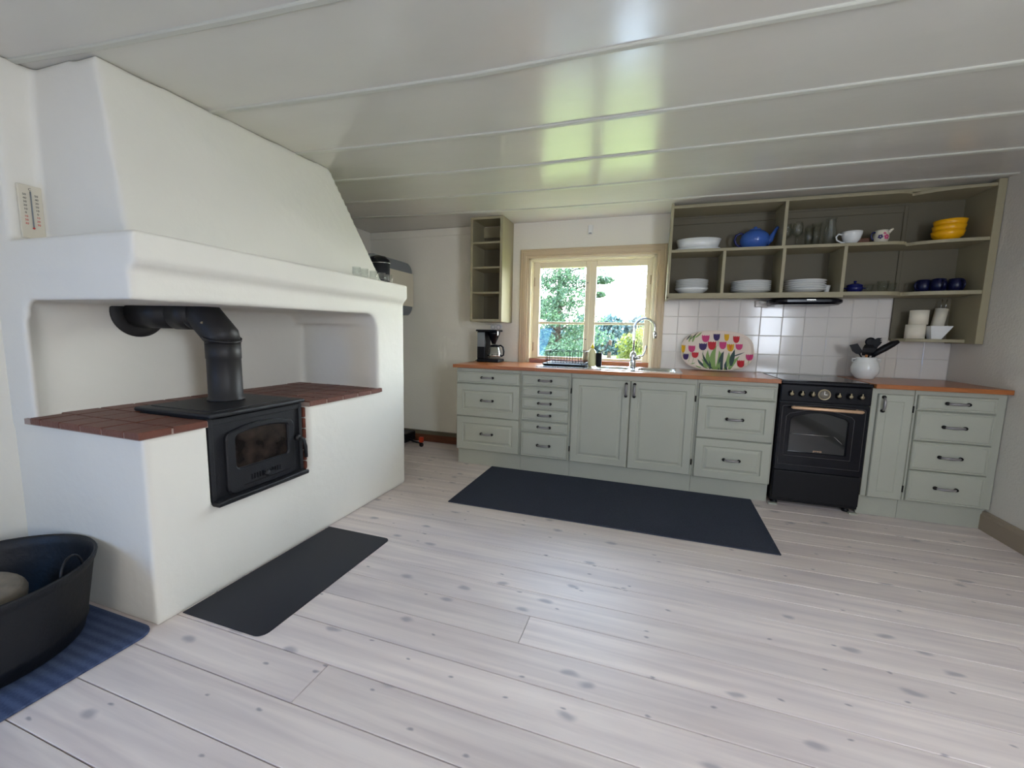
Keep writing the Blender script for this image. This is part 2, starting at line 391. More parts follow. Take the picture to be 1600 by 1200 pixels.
# baseboards
bm = nb(); prism(bm, [(XR, 0), (XR-.022, 0), (XR-.022, .095), (XR-.016, .105), (XR-.014, .118), (XR-.006, .124), (XR, .124)], -3.0, 3.385, 'y'); struct('baseboard_right', bm, 'base')
bm = nb(); box(bm, -2.96, -1.66, YB-.022, YB, 0, .078, mi=0); box(bm, -2.96, -1.66, YB-.026, YB, .078, .118, bev=.004, mi=1)
struct('baseboard_back', bm, ['oak', 'sageback'])
bm = nb(); box(bm, -2.96, -1.66, YB-.012, YB, CZ-.075, CZ-.002, bev=.003); struct('trim_1', bm, 'wall')

# window_1 (casing, two sashes, panes)
win = bpy.data.objects.new('window_1', None); COL.objects.link(win); win.location = (-.6, YB, .905); win['kind'] = 'structure'
def casing(pts):
    prof = [(0, 0), (0, .018), (.012, .022), (.02, .02), (.03, .024), (.055, .024), (.062, .019), (.075, .019), (.08, .010), (.085, 0)]
    bm = nb(); R = []
    ins = [lambda q: (pts[0][0]+q, pts[0][1]), lambda q: (pts[1][0]+q, pts[1][1]-q), lambda q: (pts[2][0]-q, pts[2][1]-q), lambda q: (pts[3][0]-q, pts[3][1])]
    for f in ins: R.append([bm.verts.new((f(q)[0], YB-d, f(q)[1])) for q, d in prof])
    for p, q in zip(R, R[1:]):
        for k in range(len(prof)-1): bm.faces.new((p[k], p[k+1], q[k+1], q[k]))
    bm.faces.new(R[0]); bm.faces.new(R[-1][::-1]); return bm
ob('casing', casing([(-1.25, .905), (-1.25, 1.975), (.072, 1.975), (.072, .905)]), 'casing', win)
bm = nb()
for q in ((WX0, WX0+.022, WZ0, WZ1), (WX1-.022, WX1, WZ0, WZ1), (WX0, WX1, WZ1-.02, WZ1)): box(bm, q[0], q[1], YB-.006, YB+.10, q[2], q[3], bev=.003)
for q in ((WX0+.02, WX0+.034, WZ0, WZ1-.02), (WX1-.034, WX1-.02, WZ0, WZ1-.02), (WX0+.02, WX1-.02, WZ1-.033, WZ1-.02)): box(bm, q[0], q[1], YB+.02, YB+.10, q[2], q[3], bev=.003)
ob('jamb', bm, 'sash', win)
bm = nb(); box(bm, WX0+.02, WX1-.02, YB-.004, YB+.10, .905, .945, bev=.003); ob('sill', bm, 'worktop', win)
for x0, x1, gx0, gx1 in ((-1.131, -.602, -1.068, -.63), (-.598, -.044, -.53, -.09)):
    bm = nb(); ya, yc = YB+.045, YB+.085
    for q in ((x0, gx0, .945, 1.862), (gx1, x1, .945, 1.862), (gx0, gx1, .945, .968), (gx0, gx1, 1.808, 1.862)): box(bm, q[0], q[1], ya, yc, q[2], q[3], bev=.004)
    sh = ob('sash', bm, 'sash', win)
    bm = nb(); box(bm, gx0, gx1, ya+.006, yc-.004, 1.279, 1.303, bev=.004); ob('muntin', bm, 'sash', sh)
    for z0, z1 in ((.968, 1.279), (1.303, 1.808)):
        bm = nb(); box(bm, gx0, gx1, YB+.066, YB+.069, z0, z1); ob('pane', bm, 'pane', sh)
    bm = nb(); xh = x0+.012 if x0 < -1 else x1-.012
    for z in (1.06, 1.68): tube(bm, [(xh, ya-.003, z-.04), (xh, ya-.003, z+.04)], .006, 8)
    ob('hinge', bm, 'casing', sh)
bm = nb(); box(bm, -.626, -.586, YB+.03, YB+.05, .946, 1.86, bev=.005)
for z in (1.14, 1.66): lathe(bm, [(0, 0), (.005, 0), (.005, .012), (0, .014)], (-.606, YB+.03, z), 8, 1, axis='y')
ob('mullion', bm, ['sash', 'dark'], win)

# frames added around the fill lights behind the camera; the walls are closed
for nm, ax, c0, cu, cz, w, h in (('fill_frame_2', 'y', -3.0, .1, 1.45, .74, .6), ('fill_frame_3', 'x', XR, -.2, 1.4, .66, .56), ('fill_frame_4', 'x', -2.62, -1.0, .95, .54, .45)):
    bm = nb(); s_ = 1 if c0 < 0 else -1
    for u0, u1, z0, z1 in ((-w-.08, -w, -h, h), (w, w+.08, -h, h), (-w-.08, w+.08, h, h+.08), (-w-.08, w+.08, -h-.08, -h), (-.02, .02, -h, h)):
        lo, hi = sorted((c0, c0+s_*.02))
        if ax == 'y': box(bm, cu+u0, cu+u1, lo, hi, cz+z0, cz+z1, bev=.003)
        else: box(bm, lo, hi, cu+u0, cu+u1, cz+z0, cz+z1, bev=.003)
    struct(nm, bm, 'casing')

# ================================================================= FIREPLACE
fp = empty('fireplace', (-2.15, 1.88, 0), 'large white plastered open fireplace with sloping hood and red tiled hearth', 'fireplace')
bm = nb()
box(bm, -2.96, -1.785, 1.01, 2.755, 0, .395)
box(bm, -2.96, -1.785, 1.01, 1.25, .38, .762); box(bm, -2.96, -1.785, 1.797, 2.755, .38, .762); box(bm, -2.96, -2.35, 1.2, 1.9, .38, .762)
box(bm, -2.96, -2.5, 1.01, 2.755, .74, CZ-.002); prism(bm, [(-2.96, 1.005), (-2.44, 1.005), (-2.50, 1.07), (-2.96, 1.07)], .74, 1.30, 'z')
prism(bm, [(-2.46, 1.30), (-2.46, 1.20), (-2.44, 1.20)]+[(-2.44+.06-.06*math.cos(a), 1.215+.06*math.sin(a)) for a in [i*pi/16 for i in range(1, 9)]]+[(-2.37, 1.30)], 1.006, 1.03, 'y')
prism(bm, [(-1.785, 2.425), (-2.6, 2.505), (-2.96, 2.505), (-2.96, 2.755), (-1.785, 2.755)], .74, 1.33, 'z')
hull(bm, [(x, y_, z) for x in (-2.96, -1.785) for y_, z in ((1.01, 1.272), (1.01, 1.42), (2.755, 1.42), (2.755, 1.295))])
prism(bm, [(-2.96, 1.37), (-1.80, 1.37), (-1.785, 1.378), (-1.755, 1.395), (-1.738, 1.42), (-1.742, 1.515), (-2.96, 1.515)], 1.002, 2.73, 'y')
r = .07; P = [(2.50, 1.32), (2.35, 1.32), (2.35, 1.287)]+[(2.35+r*math.sin(a), 1.287-r+r*math.cos(a)) for a in [i*pi/16 for i in range(1, 8)]]+[(2.425, 1.217), (2.50, 1.217)]
prism(bm, P, -2.96, -1.787, 'x')
hull(bm, [(-2.6, 1.125, 1.49), (-1.955, 1.115, 1.49), (-1.83, 2.58, 1.49), (-2.6, 2.6, 1.49), (-2.6, 1.13, CZ-.002), (-2.13, 1.15, CZ-.002), (-2.075, 2.35, CZ-.002), (-2.6, 2.36, CZ-.002)])
mas = ob('masonry', bm, 'plaster', fp, fix=False)
md = mas.modifiers.new('r', 'REMESH'); md.mode = 'VOXEL'; md.voxel_size = .013; md.use_smooth_shade = True
sm = mas.modifiers.new('s', 'SMOOTH'); sm.iterations = 3; sm.factor = .5
bake(mas)
# hearth tiles
bm = nb(); 
for q in ((-2.5, -1.772, .992, 1.243), (-2.5, -2.275, 1.2, 1.8), (-2.5, -1.772, 1.8, 2.43)): box(bm, *q, .755, .779)
ob('mortar_bed', bm, 'mortar', fp)
gx = [-2.5, -2.38, -2.25, -2.12, -1.99, -1.857, -1.765]; gy = [.985, 1.105, 1.245, 1.385, 1.525, 1.66, 1.798, 1.93, 2.065, 2.2, 2.33, 2.455]
for a, b in zip(gx, gx[1:]):
    for c, d in zip(gy, gy[1:]):
        if 1.24 < c < 1.79 and b > -2.2: continue
        if a > -2.3 and 1.24 < c < 1.79: continue
        a_ = -2.455 if (a < -2.4 and c < 1) else a; dz = random.uniform(-.0008, .0008); bm = nb(); box(bm, a_+.0035, b-.0035, c+.0035, d-.0035, .758, .785+dz, bev=.003, seg=1); ob('tile', bm, 'clay', fp)
# bare bricks in the side of the stove recess
for i in range(6):
    z0 = .392+i*.061
    for x0, x1 in (((-2.06, -1.94), (-1.935, -1.80)) if i % 2 else ((-2.06, -2.0), (-1.995, -1.80),)):
        bm = nb(); box(bm, x0, x1, 1.782, 1.80, z0, z0+.054, bev=.004, seg=1); ob('brick', bm, 'brick', fp)

# ---- stove
st = empty('wood_stove', (-2.04, 1.52, .396), 'black cast-iron wood stove with arched glass door set into the fireplace', 'stove')
bm = nb(); box(bm, -2.30, -1.80, 1.272, 1.745, .398, .782, bev=.006); ob('body', bm, 'iron', st)
bm = nb(); box(bm, -2.262, -1.772, 1.252, 1.772, .786, .806, bev=.008); box(bm, -2.23, -1.79, 1.262, 1.758, .776, .79, bev=.003); box(bm, -2.22, -1.82, 1.30, 1.72, .804, .809, bev=.002); ob('top_plate', bm, 'iron', st)
Fx = lambda u, v, d: (-1.80+d, u, v)
dr = None
bm = nb(); A = rrect(1.325, 1.70, .418, .712, .035, rise=.022); B = rrect(1.372, 1.66, .532, .692, .02, rise=.014)
A2 = rrect(1.331, 1.694, .424, .706, .03, rise=.022); B1 = rrect(1.366, 1.666, .526, .698, .02, rise=.014)
ringmesh(bm, [(A, 0), (A, .014), (A2, .02), (B1, .02), (B, .012), (B, .002)], Fx, cap0=True)
dr = ob('door', bm, 'iron', st)
bm = nb(); ringmesh(bm, [(B, .004), (B, .006)], Fx, cap0=True, cap1=True); ob('glass', bm, 'stoveglass', dr)
bm = nb()
for i in range(12):
    if i in (5, 6): continue
    yy = 1.438+i*.0145; box(bm, -1.782, -1.7785, yy, yy+.007, .462, .488)
box(bm, -1.782, -1.779, 1.40, 1.66, .446, .449); ob('air_vent', bm, 'blackdeep', dr)
bm = nb(); lathe(bm, [(0, 0), (.014, 0), (.016, .01), (.008, .02), (0, .021)], (-1.781, 1.520, .47), 12, axis='x'); box(bm, -1.78, -1.766, 1.5, 1.56, .466, .474, bev=.002); ob('air_knob', bm, 'iron', dr)
bm = nb(); tube(bm, [(-1.80, 1.728, .60), (-1.768, 1.728, .60), (-1.755, 1.735, .59), (-1.752, 1.742, .55), (-1.752, 1.744, .49)], [.008, .008, .009, .010, .009], 8); lathe(bm, [(0, 0), (.016, 0), (.016, .02), (0, .021)], (-1.79, 1.72, .6), 10, axis='x'); ob('handle', bm, 'iron', dr)
bm = nb(); prism(bm, [(-1.80, .396), (-1.752, .396), (-1.748, .408), (-1.765, .414), (-1.80, .418)], 1.256, 1.757, 'y')
tube(bm, [(-1.757, 1.256, .408), (-1.755, 1.30, .413), (-1.757, 1.5, .409), (-1.755, 1.70, .413), (-1.757, 1.757, .408)], .008, 8); ob('ash_lip', bm, 'iron', st)
bm = nb()
for yy in (1.262, 1.748): box(bm, -1.806, -1.789, yy-.008, yy+.012, .41, .785, bev=.002)
box(bm, -1.806, -1.79, 1.262, 1.76, .755, .786, bev=.002); ob('front_frame', bm, 'iron', st)
# flue
fl = empty('flue_pipe', (-2.07, 1.555, .809), 'matt black flue pipe bending from the stove top into the fireplace wall', 'flue pipe')
bm = nb(); lathe(bm, [(0, .809), (.083, .809), (.083, .82), (.076, .826), (.075, 1.02), (.0775, 1.024), (.0775, 1.12), (0, 1.12)], (-2.07, 1.555, 0), 32); ob('pipe', bm, 'ironflue', fl)
bm = nb(); tube(bm, [(-2.07, 1.555, 1.10), (-2.072, 1.5545, 1.13), (-2.155, 1.532, 1.235), (-2.20, 1.522, 1.243)], [.079, .079, .079, .077], 32); ob('elbow', bm, 'ironflue', fl)
bm = nb(); tube(bm, [(-2.19, 1.524, 1.243), (-2.30, 1.494, 1.243)], .0785, 32); tube(bm, [(-2.30, 1.494, 1.243), (-2.50, 1.44, 1.243)], .075, 32); ob('pipe', bm, 'ironflue', fl)
for c, d in (((-2.072, 1.554, 1.125), (.25, -.06, .96)), ((-2.178, 1.527, 1.241), (.95, -.25, .1))):
    bm = nb(); c = Vector(c); d = Vector(d).normalized(); tube(bm, [c-d*.006, c+d*.006], .085, 32); ob('clamp_ring', bm, 'ironflue', fl)
bm = nb(); lathe(bm, [(0, 0), (.006, 0), (.006, .01), (0, .01)], (-2.095, 1.47, 1.20), 8, axis='x'); ob('screw', bm, 'knob', fl)
bm = nb(); lathe(bm, [(0, 0), (.12, 0), (.122, .006), (.118, .010), (.08, .012), (0, .012)], (-2.499, 1.44, 1.243), 40, axis='x'); ob('wall_collar', bm, 'ironflue', fl)
# hearth plate
bm = nb(); P = rrect(-1.79, -1.348, 1.10, 1.928, .0)if 0 else None
pts = [(-1.783, 1.098), (-1.395, 1.098)]+[(-1.395+.04*math.sin(a), 1.138-.04*math.cos(a)) for a in [i*pi/12 for i in range(1, 7)]]
pts += [(-1.385+.03*math.cos(a), 1.90+.03*math.sin(a)) for a in [i*pi/12 for i in range(7)]]+[(-1.783, 1.93)]
prism(bm, pts, .0005, .004, 'z'); tag(ob('hearth_plate', bm, 'plate'), 'thin black steel floor plate with rounded corners lying against the fireplace', 'hearth plate')
# thermometer
th = empty('wall_thermometer', (-2.497, 1.08, 1.53), 'small cream thermometer board hanging above the mantel beside the hood', 'thermometer')
bm = nb(); box(bm, -2.498, -2.485, 1.044, 1.117, 1.53, 1.745, bev=.003); ob('board', bm, 'cream', th)
bm = nb(); tube(bm, [(-2.481, 1.08, 1.575), (-2.481, 1.08, 1.72)], .0025, 8, 0); lathe(bm, [(0, -.004), (.005, 0), (0, .006)], (-2.481, 1.08, 1.572), 8, 1); ob('glass_tube', bm, ['grey', 'redp'], th)
def text(name, s, size, m, parent, mw, ext=.0003):
    c = bpy.data.curves.new(name, 'FONT'); c.body = s; c.size = size; c.extrude = ext; c.align_x = 'CENTER'; c.align_y = 'CENTER'
    o = bpy.data.objects.new(name, c); COL.objects.link(o); c.materials.append(M[m]); dg = bpy.context.evaluated_depsgraph_get()
    me = bpy.data.meshes.new_from_object(o.evaluated_get(dg)); bpy.data.objects.remove(o); me.transform(mw)
    if not me.materials: me.materials.append(M[m])
    return link(name, me, parent)
RX = Matrix(((0, 0, 1, 0), (1, 0, 0, 0), (0, 1, 0, 0), (0, 0, 0, 1)))
for k in range(9):
    v = 50-10*k
    for s in (-1, 1):
        text('scale_number', str(abs(v)), .011, 'dial' if v >= 0 else 'redp', th, Matrix.Translation((-2.4845, 1.08+s*.018, 1.705-k*.0145))@RX)
text('scale_number', 'C', .013, 'dial', th, Matrix.Translation((-2.4845, 1.08, 1.728))@RX)

# ================================================================= MAT, TUB
bm = nb(); pts = [(-2.495, -.5), (-1.768, -.5), (-1.768, .93)]+[(-1.828+.06*math.cos(a), .935+.06*math.sin(a)) for a in [i*pi/12 for i in range(1, 7)]]+[(-2.495, .995)]
prism(bm, pts, .0005, .010, 'z'); tag(ob('floor_mat', bm, 'ribmat', bev=.003), 'ribbed blue floor mat under the black tub', 'mat')
tb = empty('log_tub', (-2.19, .665, .011), 'big round black rubber tub with wire handles holding a log', 'tub')
bm = nb(); lathe(bm, [(0, .012), (.27, .012), (.285, .02), (.292, .06), (.298, .065), (.296, .075), (.325, .27), (.325, .272), (.332, .285), (.338, .305), (.334, .312), (.326, .306), (.318, .27), (.284, .05), (.27, .03), (0, .028)], (-2.175, .665, 0), 56, sx=.94, sy=1.0); ob('body', bm, 'rubber', tb)
for cx, cy in ((-1.965, .80), (-2.42, .51)):
    bm = nb(); d = Vector((-(cy-.665), (cx+2.19), 0)).normalized()
    c = Vector((cx, cy, .30))
    # stand the wire loop on the rim
    n_ = Vector((cx+2.19, cy-.665, 0)).normalized(); c = Vector((-2.19+n_.x*.335*.92, .665+n_.y*.335, .295))
    tube(bm, [c+d*(.048*math.cos(a))+Vector((0, 0, .062*math.sin(a))) for a in [i*pi/14 for i in range(15)]], .004, 6); ob('handle', bm, 'rubber', tb)
bm = nb(); tube(bm, [(-2.24, .70, .035), (-2.205, .715, .225), (-2.20, .717, .247)], [.115, .115, .10], 24, 0)
tag(ob('firewood_log', bm, 'log', bev=.008), 'pale grey log end lying inside the black tub', 'log')

# ================================================================= BASE CABINETS
YF = 3.35   # carcass front plane
def cabinet(x0, x1, label, zb=.142, zt=.874):
    e = empty('base_cabinet', ((x0+x1)/2, 3.64, 0), label, 'cabinet', 'sage green kitchen base cabinets')
    bm = nb(); box(bm, x0, x1, YF, YB-.002, zb, zt, bev=.001, seg=1); ob('body', bm, 'sage', e)
    bm = nb(); box(bm, x0, x1, 3.385, 3.405, .001, zb); ob('plinth', bm, 'sage', e)
    return e
def drawer(e, x0, x1, z0, z1, style, L=.1):
    bm = nb(); front(bm, x0, x1, z0, z1, YF, style); d = ob('drawer', bm, 'sage', e)
    handle(d, (x0+x1)/2, YF-.019, (z0+z1)/2+.003, L); return d
def hinges(e, x, zs):
    for z in zs:
        bm = nb(); tube(bm, [(x, YF-.014, z-.022), (x, YF-.014, z+.022)], .0045, 8); ob('hinge', bm, 'dark', e)
c = cabinet(-1.632, -1.040, 'wide sage base cabinet with three drawers at the left end under the coffee maker')
bm = nb(); box(bm, -1.625, -1.048, YF-.012, YF, .853, .872, bev=.003); ob('pull_out_board', bm, 'sage', c)
drawer(c, -1.627, -1.045, .744, .845, 'edge'); drawer(c, -1.627, -1.045, .451, .738, 'raised'); drawer(c, -1.627, -1.045, .150, .446, 'raised')
c = cabinet(-1.038, -.612, 'narrow sage base cabinet with six small stacked drawers')
for z0, z1 in ((.752, .842), (.658, .745), (.562, .650), (.461, .553), (.362, .452), (.148, .353)): drawer(c, -1.022, -.626, z0, z1, 'edge')
c = cabinet(-.610, .327, 'wide sage sink cabinet with two panelled doors')
for x0, x1, hx in ((-.600, -.149, -.178), (-.143, .313, -.116)):
    bm = nb(); front(bm, x0, x1, .147, .836, YF, 'raised'); d = ob('door', bm, 'sage', c); handle(d, hx, YF-.019, .765, .095, True)
hinges(c, -.607, (.25, .73)); hinges(c, .320, (.25, .73))
c = cabinet(.329, .846, 'sage base cabinet with three drawers just left of the black cooker')
drawer(c, .340, .836, .747, .848, 'edge'); drawer(c, .340, .836, .447, .741, 'raised'); drawer(c, .340, .836, .142, .441, 'raised')
c = cabinet(1.388, 1.612, 'slim sage base cabinet with one tall door just right of the black cooker')
bm = nb(); front(bm, 1.418, 1.602, .142, .840, YF, 'slim'); d = ob('door', bm, 'sage', c); handle(d, 1.443, YF-.019, .775, .09, True); hinges(c, 1.607, (.22, .75))
c = cabinet(1.614, XR-.004, 'sage base cabinet with four plain drawers against the right wall')
for z0, z1 in ((.750, .846), (.551, .744), (.358, .546), (.146, .353)): drawer(c, 1.626, 2.014, z0, z1, 'edge', .105)
# worktops
bm = nb(); SX0, SX1, SY0, SY1 = -.925, .225, 3.40, 3.88
for q in ((-1.655, SX0+.02, 3.305, YB-.002), (SX1-.02, .852, 3.305, YB-.002), (SX0+.02, SX1-.02, 3.305, SY0+.02), (SX0+.02, SX1-.02, SY1-.02, YB-.002)): box(bm, *q, .876, .905, bev=.003)
tag(ob('worktop', bm, 'worktop'), 'long orange wooden worktop with the sink let into it', 'worktop')
bm = nb(); box(bm, 1.387, XR-.003, 3.305, YB-.008, .876, .905, bev=.003)
tag(ob('worktop', bm, 'worktop'), 'short orange wooden worktop in the right corner beyond the cooker', 'worktop')

# sink
sk = empty('sink', (-.35, 3.64, .906), 'stainless steel inset sink with two bowls and drainer', 'sink')
bm = nb()
def bowl(bm, x0, x1, y0, y1, dep):
    F = lambda u, v, d: (u, v, .910-d)
    ringmesh(bm, [(rrect(x0-.012, x1+.012, y0-.012, y1+.012, .05), 0), (rrect(x0, x1, y0, y1, .05), .003), (rrect(x0+.008, x1-.008, y0+.008, y1-.008, .05), dep*.9), (rrect(x0+.03, x1-.03, y0+.03, y1-.03, .04), dep)], F, cap1=True)
for q in ((SX0, -.50, SY0, SY1), (-.155, -.12, SY0, SY1), (.195, SX1, SY0, SY1), (-.50, .195, SY0, SY0+.035), (-.50, .195, SY1-.08, SY1)): box(bm, *q, .9055, .911, bev=.0015, seg=1)
bowl(bm, -.488, -.167, SY0+.045, SY1-.09, .018); bowl(bm, -.108, .183, SY0+.045, SY1-.09, .018)
ob('basin', bm, 'steel', sk, fix=False)
bm = nb()
for i in range(9): box(bm, SX0+.05, -.54, SY0+.06+i*.042, SY0+.072+i*.042, .911, .914, bev=.001, seg=1)
ob('drainer_ribs', bm, 'steel', sk)
# faucet
fc = empty('faucet', (-.160, 3.78, .911), 'tall chrome gooseneck kitchen tap standing at the sink in front of the window', 'faucet')
fx, fy = -.160, 3.78
bm = nb(); lathe(bm, [(0, .911), (.03, .911), (.032, .918), (.026, .925), (.025, .99), (.028, 1.0), (.026, 1.03), (.014, 1.045), (0, 1.05)], (fx, fy, 0), 24); ob('body', bm, 'chrome', fc)
bm = nb(); P = [(fx, fy, 1.03), (fx, fy, 1.15), (fx, fy, 1.25)]
for i in range(1, 13):
    a = pi-i*pi/12*1.06; P.append((fx+.082+.082*math.cos(a), fy-(.082+.082*math.cos(a))*.25, 1.25+.082*math.sin(a)))
P.append((fx+.170, fy-.043, 1.20)); tube(bm, P, .0105, 14); tube(bm, [(fx+.169, fy-.043, 1.215), (fx+.173, fy-.044, 1.165)], .0135, 14); ob('spout', bm, 'chrome', fc)
bm = nb(); tube(bm, [(fx+.02, fy-.005, .995), (fx+.06, fy-.01, .998)], .017, 14); tube(bm, [(fx+.05, fy-.01, 1.0), (fx+.085, fy-.02, 1.02), (fx+.10, fy-.02, 1.065), (fx+.104, fy-.02, 1.10)], [.008, .007, .006, .007], 8); ob('lever', bm, 'chrome', fc)
# dish rack
dk = empty('dish_rack', (-.70, 3.64, .915), 'black wire dish rack on a dark drip tray', 'dish rack')
X0, X1, Y0, Y1 = -.89, -.535, 3.50, 3.80
bm = nb(); ringmesh(bm, [(rrect(X0, X1, Y0, Y1, .02), .0), (rrect(X0-.012, X1+.012, Y0-.012, Y1+.012, .02), .018), (rrect(X0-.008, X1+.008, Y0-.008, Y1+.008, .02), .018), (rrect(X0+.006, X1-.006, Y0+.006, Y1-.006, .02), .004)], lambda u, v, d: (u, v, .9145+d), cap0=True, cap1=True); ob('drip_tray', bm, 'blackmat', dk)
bm = nb()
def loop(z, i=0, r=.0028): tube(bm, [(u, v, z) for u, v in rrect(X0+.012-i, X1-.012+i, Y0+.012-i, Y1-.012+i, .03)], r, 6, closed=True)
loop(1.04, .008); loop(.94)
for i in range(13):
    x = X0+.03+i*(X1-X0-.06)/12
    tube(bm, [(x, Y0+.006, 1.04), (x, Y0+.012, .94), (x, Y1-.012, .94), (x, Y1-.006, 1.04)], .0018, 5)
for i in range(7):
    y_ = Y0+.04+i*(Y1-Y0-.08)/6
    for xx, s in ((X0+.012, -1), (X1-.012, 1)): tube(bm, [(xx, y_, .94), (xx+s*.006, y_, 1.04)], .0018, 5)
for x, yy in ((X0+.03, Y0+.03), (X1-.03, Y0+.03), (X0+.03, Y1-.03), (X1-.03, Y1-.03)): tube(bm, [(x, yy, .92), (x, yy, .94)], .004, 6)
ob('wire_basket', bm, 'blackmat', dk, kind='stuff')
bt = empty('soap_bottle', (-.505, 3.66, .912), 'pale dish soap bottle with yellow cap beside the dish rack', 'bottle')
bm = nb(); lathe(bm, [(0, .913), (.030, .913), (.034, .92), (.034, 1.02), (.028, 1.05), (.013, 1.065), (.012, 1.07), (0, 1.07)], (-.495, 3.66, 0), 20, sy=.7); ob('body', bm, 'bottle', bt)
bm = nb(); lathe(bm, [(0, 1.07), (.014, 1.07), (.015, 1.09), (.008, 1.094), (.006, 1.108), (0, 1.11)], (-.495, 3.66, 0), 16); ob('cap', bm, 'lid', bt)
cp = empty('brush_cup', (-.435, 3.66, .912), 'small black cup for the washing-up brush', 'cup')
bm = nb(); lathe(bm, [(0, .913), (.024, .913), (.028, 1.03), (.025, 1.03), (.021, .92), (0, .92)], (-.437, 3.66, 0), 20); ob('body', bm, 'blackmat', cp)
db = empty('dish_brush', (-.437, 3.66, .93), 'washing-up brush leaning out of the small black cup', 'brush')
bm = nb(); tube(bm, [(-.445, 3.66, .93), (-.42, 3.66, 1.03), (-.385, 3.66, 1.07), (-.365, 3.66, 1.12), (-.362, 3.66, 1.13)], [.004, .004, .005, .006, .009], 8); ob('stick', bm, 'grey', db)
bm = nb(); hull(bm, [(-.358+a, 3.66+b, 1.125+c) for a, b, c in ((-.002, -.014, -.02), (-.002, .014, -.02), (.022, -.016, -.03), (.022, .016, -.03), (.022, -.012, .016), (.022, .012, .016), (-.002, -.01, .02), (-.002, .01, .02))]); ob('bristles', bm, 'bristle', db)

# coffee maker
ck = empty('coffee_maker', (-1.49, 3.77, .906), 'black drip coffee maker with glass jug at the left end of the worktop', 'coffee maker')
bm = nb(); box(bm, -1.60, -1.375, 3.70, 3.86, .906, .934, bev=.008); ob('base', bm, 'blackmat', ck)
bm = nb(); box(bm, -1.60, -1.515, 3.705, 3.855, .93, 1.20, bev=.012); ob('water_tank', bm, 'blackmat', ck)
bm = nb(); box(bm, -1.595, -1.52, 3.703, 3.706, 1.05, 1.185, bev=.001, seg=1); ob('tank_window', bm, 'grey', ck)
bm = nb(); box(bm, -1.612, -1.395, 3.70, 3.86, 1.195, 1.212, bev=.005); ob('lid', bm, 'blackmat', ck)
bm = nb(); lathe(bm, [(0, 1.075), (.018, 1.075), (.022, 1.09), (.058, 1.17), (.062, 1.198), (0, 1.198)], (-1.455, 3.78, 0), 24); ob('filter_basket', bm, 'blackgloss', ck)
bm = nb(); box(bm, -1.412, -1.402, 3.745, 3.765, 1.16, 1.2, bev=.003); ob('chrome_strip', bm, 'chrome', ck)
jg = empty('coffee_jug', (-1.445, 3.78, .935), 'round glass coffee jug standing on the coffee maker plate', 'jug')
bm = nb(); lathe(bm, [(0, .936), (.05, .936), (.064, .95), (.067, .975), (.06, 1.02), (.046, 1.05), (.044, 1.056), (.041, 1.05), (.055, 1.02), (.062, .975), (.06, .955), (.048, .941), (0, .94)], (-1.445, 3.78, 0), 28); ob('glass', bm, 'glass', jg)
bm = nb(); lathe(bm, [(0, 1.074), (.02, 1.072), (.046, 1.064), (.048, 1.05), (.045, 1.047), (0, 1.05)], (-1.445, 3.78, 0), 24); ob('lid', bm, 'blackmat', jg)
bm = nb(); lathe(bm, [(.0675, .962), (.0695, .962), (.0695, .975), (.0675, .975), (.0675, .962)], (-1.445, 3.78, 0), 28); ob('steel_band', bm, 'chrome', jg)
bm = nb(); tube(bm, [(-1.40, 3.765, 1.062), (-1.375, 3.755, 1.066), (-1.348, 3.745, 1.05), (-1.338, 3.742, 1.01), (-1.342, 3.745, .975), (-1.362, 3.75, .965), (-1.385, 3.76, .972)], .0075, 10); ob('handle', bm, 'blackmat', jg)
bm = nb(); tube(bm, [(-1.60, 3.84, .93), (-1.615, 3.82, .945), (-1.62, 3.80, .93), (-1.61, 3.79, .912), (-1.63, 3.80, .912), (-1.64, 3.77, .912)], .004, 6); tube(bm, [(-1.635, 3.80, .915), (-1.60, 3.74, .917), (-1.585, 3.72, .915)], [.008, .011, .006], 8)
tag(ob('power_cord', bm, 'blackmat'), 'black power cord bunched behind the coffee maker', 'cord')
# outlet, detector, socket
ot = empty('wall_outlet', (-1.506, YB, 1.22), 'white double socket on the wall above the coffee maker', 'outlet')
bm = nb(); box(bm, -1.553, -1.430, YB-.012, YB, 1.215, 1.268, bev=.004); ob('plate', bm, 'whitep', ot)
for x in (-1.522, -1.464):
    bm = nb(); lathe(bm, [(.021, .012), (.021, .014), (.018, .014), (.018, .008), (0, .008)], (x, YB, 1.241), 20, axis='y')
    for s in (-1, 1): box(bm, x+s*.008-.002, x+s*.008+.002, YB-.0095, YB-.008, 1.239, 1.243, mi=1)
    ob('socket', bm, ['grey', 'dial'], ot)
bm = nb(); box(bm, -.615, -.575, YB-.03, YB, 2.085, 2.165, bev=.006); box(bm, -.607, -.583, YB-.032, YB-.03, 2.088, 2.096, mi=1); tag(ob('wall_sensor', bm, ['whitep', 'grey']), 'small white sensor box on the wall above the window', 'sensor')

